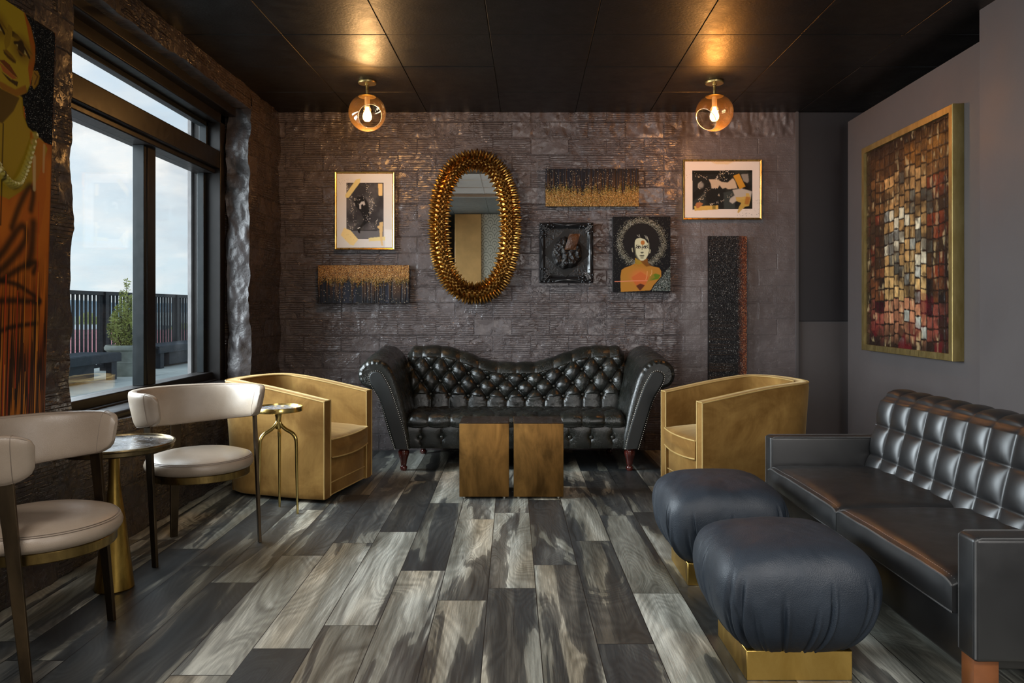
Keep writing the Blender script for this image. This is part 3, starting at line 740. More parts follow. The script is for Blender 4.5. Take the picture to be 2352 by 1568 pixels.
    m = MB(); P = np.stack([np.broadcast_to(x, h.shape), py+tn[None, :, 1]*hh-oy+.0*h, pz-tn[None, :, 0]*hh-drop*(pz > .35)], -1); P[..., 1] += drop*.4
    m.grid(P); seat = m.build('seat_cushion', m_chest, root, ang=180)
    # --- buttoned apron
    nx = 320; x = np.linspace(-.86, .86, nx)[:, None]; zz_ = np.linspace(.164, .325, 30)[None, :]
    p = (x-.0775)/.155; ver = np.abs(np.sin(PI*p))**.35; t = np.abs((zz_-.245)/.08)
    hh = .016*ver*(1-t**4*.6)-.012*np.exp(-(((p-np.round(p))*.155/.022)**2+((zz_-.245)/.022)**2))
    m = MB(); m.grid(np.stack([np.broadcast_to(x, hh.shape), 5.535-hh-oy, np.broadcast_to(zz_, hh.shape)], -1)); m.box(-.86, .86, 5.536-oy, 6.2-oy, .164, .32)
    ap = m.build('apron', m_chest, root, ang=60)
    used = False
    for i in range(-5, 5):
        xx = (i+.5)*.155
        m = MB() if not used else None
        if not used:
            m.lathe([(.0001, .008), (.008, .007), (.0125, .003), (.013, -.003)], 14); bt2 = m.build('apron_button', m_pewter, ap); o = bt2; used = True
        else: o = bt2.copy(); COL.objects.link(o)
        o.location = (xx, 5.53-oy, .245); o.rotation_euler = (R(90), 0, 0)
    # --- scroll arms
    def px(c, Y=5.5): X_ = 780+c[0]/2.868; y_ = 760+c[1]/2.868; return ((X_-CX)/F*Y, EYE-(y_-HY)/F*Y)
    outer = [(352,778),(318,680),(285,560),(258,460),(238,405),(195,385),(145,360),(118,305),(128,245),(170,205),(225,190),(280,203),(325,240),(362,300),(395,400),(425,510),(448,620),(462,700),(466,778)]
    panel = [(365,776),(332,668),(300,560),(268,462),(232,395),(203,345),(192,305),(205,274),(240,262),(272,272),(294,300),(332,372),(382,515),(425,655),(452,776)]
    for side in (-1, 1):
        arm_pts = np.array([px(c) for c in outer]); pan = np.array([px(c) for c in panel])
        for A_ in (arm_pts, pan):
            A_[:, 0] -= ox
            if side == 1: A_[:, 0] = -A_[:, 0]+.0
        A_ = catmull(arm_pts, 6); B_ = catmull(pan, 6)
        def inset(C, d):
            n = len(C); T = np.roll(C, -1, 0)-np.roll(C, 1, 0); T[0] = C[1]-C[0]; T[-1] = C[-1]-C[-2]; T /= np.linalg.norm(T, axis=1)[:, None]
            N = np.stack([T[:, 1], -T[:, 0]], 1); ctr = C.mean(0)
            if np.sum(N*(ctr-C)) < 0: N = -N
            return C+N*d
        rings = []
        prof = [(.0, .030), (.004, .020), (.012, .010), (.026, .002), (.05, 0)]+[(y_, 0) for y_ in np.linspace(.08, .68, 26)]
        fold = lambda y_, s_: .006*np.sin(y_*70+s_*3)*np.exp(-((y_-.28)/.20)**2)
        for (dy, ins) in prof:
            C = inset(A_, ins); k_ = len(C); s_ = np.arange(k_)/k_
            lift = (dy/.6)*.062*sstep(.25, .75, C[:, 1]); pleat = (.004*np.sin(s_*170)*sstep(.25, .45, s_)*sstep(.8, .62, s_) if dy < .04 else 0)
            wr = fold(dy, s_*4)*sstep(.3, .6, s_) if dy > .05 else 0
            rings.append(np.stack([C[:, 0]-side*wr, np.full(k_, 5.50+dy-oy)+pleat, C[:, 1]+lift-wr], -1))
        m = MB(); m.grid(np.array(rings), cv=True); m.cap(rings[0]); m.cap(rings[-1], True)
        arm = m.build('arm', m_chest, root, ang=50)
        k_ = len(B_); m = MB(); rr = []
        for dy, ins in ((.006, 0), (-.004, .0), (-.009, .004), (-.011, .012)):
            C = inset(B_, ins); rr.append(np.stack([C[:, 0], np.full(k_, 5.50+dy-oy), C[:, 1]], -1))
        m.grid(np.array(rr), cv=True); m.cap(rr[-1]); fp = m.build('front_panel', m_chestp, arm, ang=50)
        m = MB(); seg = np.concatenate([[0], np.cumsum(np.hypot(*np.diff(B_, axis=0).T))]); n = int(seg[-1]/.0145)
        for i in range(n+1):
            s0 = seg[-1]*i/n; xx = np.interp(s0, seg, B_[:, 0]); zz2 = np.interp(s0, seg, B_[:, 1]); m.ball((xx, 5.492-oy, zz2), .0045, 6, 4)
        m.build('nailhead_trim', m_nail, arm)
    # --- turned legs
    prof = [(.001, 0), (.020, 0), (.026, .012), (.026, .025), (.017, .036), (.021, .040), (.022, .045), (.026, .075), (.038, .115), (.041, .13), (.038, .145), (.030, .150), (.034, .155), (.034, .166), (.001, .166)]
    m = MB(); m.lathe(prof, 28); leg = m.build('leg', m_mahog, root, loc=W(-.79, 5.56, 0))
    for (xx, yy) in ((.858, 5.56), (-.72, 6.2), (.79, 6.2)):
        c = leg.copy(); COL.objects.link(c); c.location = W(xx, yy, 0)
build_chesterfield()

# ================================================================== MODERN BLACK LEATHER SOFA at the right
def build_settee():
    root = thing('leather_settee', (1.6, 2.93, 0), 0, 'black leather settee with a stitched square grid back, along the right wall', 'sofa')
    ox, oy = 1.6, 2.93; y0, y1 = 2.07, 3.79; at = .085; xf = 1.258
    B = lambda m, a, b, c, d, e, f, r=.012, seg=3: m.rbox(a-ox, b-ox, c-oy, d-oy, e, f, r, seg)
    m = MB(); B(m, xf+.02, 1.93, y0+at-.01, y1-at+.01, .16, .325); m.build('base', m_sofa, root)
    def seam(pts, name, par, r=.0022): mm = MB(); mm.tube([(a-ox, b-oy, c) for a, b, c in pts], r, 6); return mm.build(name, m_thread, par)
    for k, (a, b) in enumerate(((y0, y0+at), (y1-at, y1))):
        m = MB(); B(m, xf, 1.96, a, b, .215, .555, .014, 4); arm = m.build('arm', m_sofa, root)
        m = MB(); m.tube([(xf+.004-ox, a+.004-oy, .225), (xf+.004-ox, a+.004-oy, .545), (xf+.02-ox, a+.003-oy, .553), (1.95-ox, a+.003-oy, .553)], .0028, 6); m.tube([(xf+.004-ox, b-.004-oy, .225), (xf+.004-ox, b-.004-oy, .545), (xf+.02-ox, b-.003-oy, .553), (1.95-ox, b-.003-oy, .553)], .0028, 6)
        m.build('piping', m_piping, arm)
    # two seat cushions with soft crowned tops
    ym = (y0+y1)/2
    for (a, b) in ((y0+at+.002, ym-.002), (ym+.002, y1-at-.002)):
        nx, ny = 44, 60; th = np.linspace(0, 1, nx); m = MB()
        X = np.linspace(xf-.012, 1.80, nx)[:, None]; Y = np.linspace(a, b, ny)[None, :]
        ex = np.minimum((X-(xf-.012))/.05, 1); ey = np.minimum(np.minimum(Y-a, b-Y)/.045, 1)
        crown = .022*np.sqrt(np.clip(1-((X-1.53)/.29)**2, 0, 1))*np.sqrt(np.clip(1-((Y-(a+b)/2)/((b-a)/2))**2, 0, 1))
        z = .415+crown-.012*(1-ex)**2-.010*(1-ey)**2+(fbm(X*9, Y*9, 14, 3)-.5)*.006
        top = np.stack([np.broadcast_to(X-ox, z.shape), np.broadcast_to(Y-oy, z.shape), z], -1)
        zz_ = np.linspace(0, 1, 12)
        fr_ = np.stack([np.stack([np.full(ny, xf-.012-ox)-.012*math.sin(PI*t)*np.sin(PI*np.linspace(0, 1, ny))**.35, Y[0]-oy, z[0]*(1-t)+.318*t], -1) for t in zz_], 0)
        m.grid(top); m.grid(fr_)
        for e_ in (0, -1):
            P = np.stack([np.stack([X[:, 0]-ox, np.full(nx, Y[0, e_]-oy), z[:, e_]*(1-t)+.318*t], -1) for t in zz_], 0); m.grid(P)
        m.box(xf+.01-ox, 1.80-ox, a+.01-oy, b-.01-oy, .318, .38)
        cu = m.build('seat_cushion', m_sofa, root, ang=60)
        m = MB(); m.tube(np.stack([np.full(ny, xf-.012-ox), Y[0]-oy, z[0]+.001], -1), .0035, 6); m.tube(np.stack([np.full(ny, xf-.012-ox), Y[0]-oy, np.full(ny, .320)], -1), .003, 6)
        m.tube(np.stack([X[:, 0]-ox, np.full(nx, Y[0, 0]-oy+.003), z[:, 0]+.001], -1), .003, 6)
        m.build('piping', m_piping, cu)
        m = MB()
        for i in range(int((b-a)/.012)):
            yy = a+.006+.012*i; zi = np.interp(yy, Y[0], z[1]); m.box(xf+.004-ox, xf+.0055-ox, yy-oy, yy+.006-oy, zi-.001, zi+.0022)
        m.build('stitching', m_thread, cu, smooth=False)
    # back: leaning, quilted in squares
    ya, yb = y0+.06, y1-.06; n_c = 11; H = .36; nu, nv = 330, 90
    u = np.linspace(0, 1, nu)[:, None]; v = np.linspace(0, 1, nv)[None, :]
    cell = (yb-ya)/n_c; p = u*n_c; s_ = v*(H+.10); q = (s_-.035)/cell+.62
    rows = np.where(s_ < H+.03, np.abs(np.sin(PI*q)), 1); h = (np.abs(np.sin(PI*p))*1.0)**.45*rows**.4
    roll = np.clip((s_-H)/.10, 0, 1)
    zb, lean = .385, math.radians(13)
    xb = 1.725+s_*math.sin(lean); zb_ = zb+s_*math.cos(lean)
    r = .055; aa = roll*PI*.62
    xx = np.where(s_ <= H, xb, 1.725+H*math.sin(lean)+.055*(1-np.cos(aa))+.03*roll); z_ = np.where(s_ <= H, zb_, zb+H*math.cos(lean)+.055*np.sin(aa)*.75)
    nx_ = np.where(s_ <= H, -math.cos(lean), -np.cos(aa)); nz_ = np.where(s_ <= H, math.sin(lean), np.sin(aa))
    endr = (1-np.clip(np.minimum(u, 1-u)*(yb-ya)/.035, 0, 1))**2*.03
    hh = .026*h*np.where(s_ <= H, 1, .55)-endr
    P = np.stack([np.broadcast_to(xx, h.shape)+nx_*hh-ox, np.broadcast_to(ya+u*(yb-ya)-oy, h.shape), z_+nz_*hh], -1)
    m = MB(); m.grid(P)
    m.add([(1.745-ox, ya-oy, .30), (1.90-ox, ya-oy, .30), (1.90-ox, yb-oy, .30), (1.745-ox, yb-oy, .30), (1.835-ox, ya-oy, .755), (1.925-ox, ya-oy, .765), (1.925-ox, yb-oy, .765), (1.835-ox, yb-oy, .755)], [(0,3,2,1),(4,5,6,7),(0,1,5,4),(1,2,6,5),(2,3,7,6),(3,0,4,7)])
    bk = m.build('backrest', m_sofa, root, ang=80)
    m = MB()
    for k in range(0, 4):                                                      # horizontal stitch lines in the creases
        s0 = (k-.62)*cell+.035
        if s0 < .03 or s0 > H: continue
        n = int((yb-ya)/.0105)
        for i in range(n):
            yy = ya+.0105*i; x_ = 1.725+s0*math.sin(lean)-.004-ox; zt = zb+s0*math.cos(lean); m.box(x_-.0008, x_+.0008, yy-oy, yy+.0062-oy, zt-.0007, zt+.0007)
    m.build('stitching', m_thread, bk, smooth=False)
    m = MB(); m.box(1.93-ox, 1.96-ox, y0+.03-oy, y1-.03-oy, .215, .60); m.build('back_panel', m_sofa, root, bevel=.01)
    for yy in (y0+.012, y1-.012-.06):
        for xx in (xf+.004, 1.86):
            m = MB(); m.rbox(xx-ox, xx+.07-ox, yy-oy, yy+.06-oy, 0, .222, .004, 2); m.build('leg', m_walnut, root)
build_settee()

# ================================================================== GOLD VELVET BARREL CHAIRS (built facing +X)
def build_barrel(name, loc, rz, label):
    root = thing(name, loc, rz, label, 'armchair', 'gold velvet barrel chairs')
    hw, xf, th = .352, .385, .092
    # U-shaped path of the outer face, from the right arm front round the back to the left arm front
    st = [(xf, -hw), (xf-.25, -hw), (xf-.46, -hw+.004)]
    arc = []
    for t in np.linspace(-PI/2, PI/2, 23)[1:-1]:
        c, s = math.cos(t), math.sin(t); arc.append((-.10-.31*abs(c)**.80, hw*np.sign(s)*abs(s)**.72))
    pts = st+arc+[(xf-.46, hw-.004), (xf-.25, hw), (xf, hw)]
    O = catmull(pts, 5); n = len(O); T = np.gradient(O, axis=0); T /= np.linalg.norm(T, axis=1)[:, None]; N = np.stack([-T[:, 1], T[:, 0]], 1)
    ctr = np.array([0, 0]); N *= np.sign(np.sum(N*(ctr-O), 1))[:, None]
    back = sstep(.30, -.38, O[:, 0])
    lq = np.clip((xf-O[:, 0])/.66, 0, 1); Ht = .618+.104*(lq*(1.25-.25*lq**3))*1.0
    taper = 1+0*back
    def ring(off, z, k=1.0):     # k: how far the section sits along the flare
        fl = .055*back*np.clip(z/.7, 0, 1)
        P = O+N*off; P = P.copy(); d = P-np.array([.1, 0]); ln = np.linalg.norm(d, axis=1)[:, None]+1e-9
        P -= (d/ln)*(.055*back-fl)[:, None]*.9
        return np.concatenate([P, np.broadcast_to(z, (n,))[:, None]], 1)
    zt = Ht
    sec = [ring(.012, .022), ring(.002, .03), ring(0, .06)]+[ring(0, .06+(zt-.075)*t) for t in (.2, .4, .6, .8, .97)]
    sec += [ring(.004, zt-.006), ring(.012, zt), ring(.04, zt+.004), ring(th-.012, zt), ring(th-.004, zt-.006), ring(th, zt-.02)]
    sec += [ring(th, .28+(zt-.30)*t) for t in (.8, .6, .4, .2, .0)]+[ring(th, .06), ring(th, .022)]
    P = np.array(sec)
    P[..., 2] += (fbm(P[..., 0]*5, P[..., 1]*5, 3, 2)-.5)*.004
    m = MB(); m.grid(P); m.cap(P[:, 0]); m.cap(P[:, -1], True); shell = m.build('shell', m_velvet, root, ang=50)
    m = MB()
    for R_ in (ring(.003, zt-.003), ring(th-.003, zt-.003)): m.tube(R_, .0042, 6)
    for i in (0, -1):
        for off in (.003, th-.003): q = O[i]+N[i]*off; m.tube([(q[0]+.002, q[1], .03), (q[0]+.002, q[1], zt[i]-.004)], .0042, 6)
    q0, q1 = O[0]+N[0]*.003, O[0]+N[0]*(th-.003); m.tube([(q0[0]+.002, q0[1], zt[0]), (q1[0]+.002, q1[1], zt[0])], .0042, 6); q0, q1 = O[-1]+N[-1]*.003, O[-1]+N[-1]*(th-.003); m.tube([(q0[0]+.002, q0[1], zt[-1]), (q1[0]+.002, q1[1], zt[-1])], .0042, 6)
    m.build('welting', m_welt, shell)
    iw = hw-th-.002
    m = MB(); m.rbox(-.30, xf-.012, -iw, iw, .024, .268, .01, 2); bs = m.build('base', m_velvet, root)
    m = MB(); m.tube([(xf-.010, -iw, .105), (xf-.010, iw, .105)], .004, 6); m.tube([(xf-.010, -iw, .03), (xf-.010, iw, .03)], .004, 6); m.build('welting', m_welt, bs)
    # loose seat cushion, crowned, with a softly bowed front
    nx, ny = 44, 44; U = np.linspace(-1, 1, nx)[:, None]; V_ = np.linspace(-1, 1, ny)[None, :]
    bow = .022*(1-V_**2)+.012; Xc = -.28+(U+1)/2*(.28+xf+bow); Yc = V_*iw*1.0
    rim = (1-np.abs(U)**5)*(1-np.abs(V_)**5); cr = .030*np.sqrt(np.clip(rim, 0, 1))*(1-.35*(U**2+V_**2)/2)
    dr = .012*(U > 0)*U**2*(1-np.abs(V_)**2*.3)
    zt_ = .385+cr-dr; zb_ = .266-.010*(U > .6)*(1-V_**2)
    m = MB(); top = np.stack([np.broadcast_to(Xc, zt_.shape), np.broadcast_to(Yc, zt_.shape), zt_], -1); m.grid(top)
    bot = np.stack([np.broadcast_to(Xc, zt_.shape), np.broadcast_to(Yc, zt_.shape), np.broadcast_to(zb_, zt_.shape)], -1); m.grid(bot, flip=True)
    for a, b in ((top[-1], bot[-1]), (top[0], bot[0]), (top[:, 0], bot[:, 0]), (top[:, -1], bot[:, -1])):
        mid = (a+b)/2; out = mid.copy(); out[:, 0] += .010*np.sign(a[len(a)//2, 0]-.0)*(abs(a[0, 0]-a[-1, 0]) < .1)*np.sin(PI*np.linspace(0, 1, len(a)))**.4; m.grid(np.array([a, out*.5+(a*.7+b*.3)*.5, out, out*.5+(a*.3+b*.7)*.5, b]))
    cu = m.build('seat_cushion', m_velvet, root, ang=60)
    m = MB(); m.tube(top[-1]+np.array([.001, 0, 0]), .0045, 6); m.tube(bot[-1]+np.array([.001, 0, 0]), .0045, 6); m.tube(top[20:, 0], .0045, 6); m.tube(top[20:, -1], .0045, 6); m.build('welting', m_welt, cu)
    m = MB(); m.lathe([(.001, 0), (.2, 0), (.2, .026), (.001, .026)], 32); m.build('swivel_base', m_black, root)
    return root
a1 = build_barrel('barrel_chair', (-1.428, 5.02, 0), R(-13.4), 'gold velvet barrel chair by the window corner, facing right, behind the tripod table')
a2 = build_barrel('barrel_chair', (1.46, 4.935, 0), R(180+9.0), 'gold velvet barrel chair behind the poufs, facing left')

# ================================================================== BEIGE LEATHER CHAIRS with a curved back on three flat legs
def build_chair(loc, rz, label):
    root = thing('leather_chair', loc, rz, label, 'chair', 'beige leather chairs by the window')     # faces +X
    m = MB(); m.lathe([(r_*.912, z_) for r_, z_ in [(.001, .400), (.245, .400), (.262, .405), (.272, .418), (.275, .432), (.270, .446), (.262, .455), (.255, .460), (.245, .466), (.20, .478), (.12, .487), (.05, .490), (.001, .490)]], 72)
    seat = m.build('seat', m_beige, root, ang=60)
    m = MB(); th = np.linspace(0, 2*PI, 97)
    for r_, z_ in ((.2412, .4545), (.2357, .4595)): m.tube([(r_*math.cos(t), r_*math.sin(t), z_) for t in th], .0013, 5, caps=False)
    m.build('stitching', m_btread, seat)
    m = MB(); m.lathe([(.216, .366), (.230, .366), (.232, .369), (.232, .398), (.230, .401), (.216, .401), (.216, .366)], 72); m.lathe([(.001, .385), (.216, .385), (.216, .398), (.001, .398)], 40); m.build('seat_ring', m_brass, root, ang=30)
    def leg(ang, rf, rt, zt, w0, w1, at=None):
        at = ang if at is None else at; am = (ang+at)/2; c, s = math.cos(am), math.sin(am); m = MB()
        m.bar((rf*math.cos(ang), rf*math.sin(ang), 0), (rt*math.cos(at), rt*math.sin(at), zt), w0, w1, .014, (-s, c, 0)); return m.build('leg', m_darkbrass, root, smooth=False, bevel=.002)
    for a in (1, -1): leg(R(67*a), .280, .268, .672, .030, .048, R(81*a))
    leg(PI, .298, .272, .66, .036, .056)
    # padded backrest: an arc of 230 degrees, tall at the rear and rounded at both ends
    nt, ns = 120, 40; t = np.linspace(-1, 1, nt); P = []
    for ti in t:
        a = PI+ti*R(117); e = abs(ti); endk = math.sqrt(max(1-max((e-.86)/.14, 0)**2, 0)) if e > .86 else 1.0
        zc = .684+.034*e**1.6; hh = (.100-.026*e**1.6)*(.46+.54*endk); tk = .026*(.25+.75*endk); rc = .273+.006*(1-e)
        ring = []
        for s_ in range(ns):
            q = 2*PI*s_/ns; cq, sq = math.cos(q), math.sin(q); dy = hh*np.sign(sq)*abs(sq)**.55; dr = tk*np.sign(cq)*abs(cq)**.6
            flare = .20*(dy+.02) ; r_ = rc+dr+flare
            ring.append((r_*math.cos(a), r_*math.sin(a), zc+dy))
        P.append(ring)
    P = np.array(P); m = MB(); m.grid(P, cv=True); m.cap(P[0]); m.cap(P[-1], True); br = m.build('backrest', m_beige, root, ang=75)
    m = MB()
    for s_ in (7, 13, 27, 33): m.tube(P[2:-2, s_], .0012, 5)
    for i in (6, -7): m.tube(np.concatenate([P[i], P[i][:1]]), .0012, 5, caps=False)
    m.build('stitching', m_btread, br)
    return root
build_chair((-1.617, 2.62, 0), R(1), 'beige leather chair with curved back nearest the camera, in front of the round pedestal table')
build_chair((-1.530, 3.735, 0), R(-43), 'beige leather chair with curved back between the pedestal table and the tripod table')

# ================================================================== TABLES
def build_pedestal():
    p = thing('pedestal_table', (-1.678, 3.215, 0), 0, 'round brass pedestal table with a mottled mirrored top between the two beige chairs', 'side table')
    m = MB(); m.lathe([(.001, 0), (.074, 0), (.077, .006), (.076, .012), (.058, .17), (.044, .29), (.030, .38), (.0235, .44), (.022, .48), (.022, .575), (.030, .577), (.030, .586), (.001, .586)], 48); m.build('pedestal', m_bronzeb, p, ang=35)
    m = MB(); m.lathe([(.001, .585), (.226, .585), (.231, .590), (.231, .604), (.236, .606), (.238, .611), (.236, .616), (.229, .617), (.226, .613), (.224, .607), (.001, .607)], 80); m.build('rim', m_agedrim, p, ang=35)
    m = MB(); m.lathe([(.001, .6085), (.2235, .6085)], 80); m.build('top', m_smoked, p)
def build_tripod():
    p = thing('tripod_table', (-1.352, 4.41, 0), 0, 'small round brass tripod table beside the gold barrel chair', 'side table')
    m = MB(); m.lathe([(.001, .585), (.133, .585), (.139, .588), (.139, .610), (.137, .6135), (.134, .6135), (.132, .603), (.001, .603)], 64); m.build('rim', m_bright, p, ang=35)
    m = MB(); m.lathe([(.001, .6045), (.1315, .6045)], 64); m.build('top', m_agate, p)
    m = MB(); m.lathe([(.001, .586), (.030, .586), (.022, .575), (.017, .55), (.016, .52), (.019, .50), (.016, .485), (.001, .478)], 24); m.build('hub', m_bright, p)
    leg = None
    for a in (R(-134), R(-14), R(104)):
        c, s = math.cos(a), math.sin(a); pr = catmull([(.004, .545), (.014, .512), (.045, .484), (.088, .462), (.110, .435), (.115, .39), (.117, .25), (.120, .12), (.123, 0)], 6)
        m = MB(); m.tube([(r_*c, r_*s, z_) for r_, z_ in pr], list(np.interp(np.arange(len(pr)), [0, 12, 22, 30, len(pr)-1], [.009, .011, .0115, .0095, .0065])), 10); m.build('leg', m_bright, p)
m_agedrim = mat_metal('aged_dark_rim', (.10, .07, .035, 1), (.24, .18, .09, 1), .34, 16)
m_bronzeb = mat_metal('antique_brass_cone', (.22, .13, .03, 1), (.50, .33, .08, 1), .33, 18)
t_ = NT('smoked_mirror_top'); co = t_.coord(); sp = t_.ramp(t_.noise(co, 22, 7, .7, .6), [(.34, .5), (.52, .10)])
t_.bsdf(base=t_.ramp(t_.noise(co, 16, 7, .7, .5), [(.38, (.03, .028, .028, 1)), (.5, (.30, .31, .33, 1))]), rough=sp, metal=.75); m_smoked = t_.mat
t_ = NT('speckled_stone_top'); co = t_.coord(); t_.bsdf(base=t_.ramp(t_.noise(co, 60, 4, .7, .4), [(.36, (.03, .04, .05, 1)), (.48, (.14, .17, .21, 1)), (.62, (.34, .38, .42, 1))]), rough=.16, spec=.8); m_agate = t_.mat
build_pedestal(); build_tripod()

def build_cube(x0, x1, y0, label):
    p = thing('bronze_cube_table', ((x0+x1)/2, y0+.152, 0), 0, label, 'side table', 'bronze cube tables'); w = (x1-x0)/2
    m = MB(); m.rbox(-w, w, -.152, .152, .013, .466, .0025, 2); m.build('body', m_bronze, p)
    m = MB(); m.rbox(-w+.002, w-.002, -.150, .150, .4655, .469, .0012, 1); m.build('top', m_bronzetop, p)
    for sx_ in (-1, 1):
        for sy_ in (-1, 1): m = MB(); m.lathe([(.001, 0), (.012, 0), (.012, .0128), (.001, .0128)], 16, (sx_*(w-.03), sy_*.122, 0)); m.build('foot', m_nail, p)
build_cube(-.3265, -.0185, 4.72, 'bronze cube table in front of the tufted sofa, left one of the pair')
build_cube(.0105, .3195, 4.72, 'bronze cube table in front of the tufted sofa, right one of the pair')

# ================================================================== POUFS on gold plinths
def build_pouf(loc, rz, seed, label):
    p = thing('leather_pouf', loc, rz, label, 'pouf', 'blue-black poufs on gold plinths'); b = .168
    m = MB(); m.rbox(-b, b, -b, b, 0, .094, .002, 1); m.build('plinth', m_goldbase, p)
    rr = np.random.default_rng(seed); nt, nv = 640, 90
    th = np.linspace(0, 2*PI, nt, endpoint=False)[:, None]; v = np.linspace(0, 1, nv)[None, :]
    prof = catmull([(.620, .086), (.66, .094), (.76, .118), (.865, .155), (.945, .200), (.99, .250), (1.0, .295), (.98, .338), (.925, .374), (.83, .402), (.68, .422), (.47, .434), (.22, .440), (.004, .442)], 10)
    s_ = np.linspace(0, 1, len(prof)); pr = np.interp(v[0], s_, prof[:, 0])[None, :]; pz = np.interp(v[0], s_, prof[:, 1])[None, :]
    def sq(k): return (np.abs(np.cos(th))**k+np.abs(np.sin(th))**k)**(-1/k)
    kk = 2.6+1.8*(pz < .3)*1.0
    shape_lo, shape_hi = sq(5.0), sq(3.8); mixk = sstep(.36, .44, pz); shp = shape_lo*(1-mixk)+shape_hi*mixk
    r0 = .262*pr*shp
    fold = np.zeros((nt, nv)); depth = 1.0
    cs = np.concatenate([(np.arange(4)*PI/2+PI/4)[:, None]+rr.uniform(-.36, .36, (4, 5)), rr.uniform(0, 2*PI, (1, 9)).repeat(1, 0).reshape(-1)[:, None][:4].repeat(5, 1)+rr.uniform(-.5, .5, (4, 5))]).ravel()
    cs = np.concatenate([cs, np.arange(20)*2*PI/20+rr.uniform(-.1, .1, 20)])
    for c in cs:
        wdt = rr.uniform(.014, .030); am = rr.uniform(.35, 1.0); bend = rr.uniform(-.12, .12); top = rr.uniform(.27, .40)
        d = np.angle(np.exp(1j*(th-c-bend*(pz-.25)*3))); fold -= am*np.exp(-(d/wdt)**2)*sstep(top, top-.12, pz)
        fold += .5*am*np.exp(-((d-wdt*1.9)/(wdt*1.2))**2)*sstep(top, top-.12, pz)
    r_ = r0+.0145*fold*np.clip(pr, .5, 1)+(fbm(th*3, v*6, seed, 3)-.5)*.006
    P = np.stack([r_*np.cos(th), r_*np.sin(th), np.broadcast_to(pz, r_.shape)+(fbm(np.cos(th)*3*pr+5, np.sin(th)*3*pr+5, seed+2, 3)-.5)*.010*sstep(.3, .4, pz)], -1)
    m = MB(); m.grid(P, cu=True); m.cap(P[:, 0]); m.build('cushion', m_pouf, p, ang=85)
build_pouf((.912, 2.585, 0), 0, 3, 'blue-black leather pouf on a gold plinth, nearest the camera')
build_pouf((.917, 3.412, 0), 0, 8, 'blue-black leather pouf on a gold plinth, the farther one before the right barrel chair')

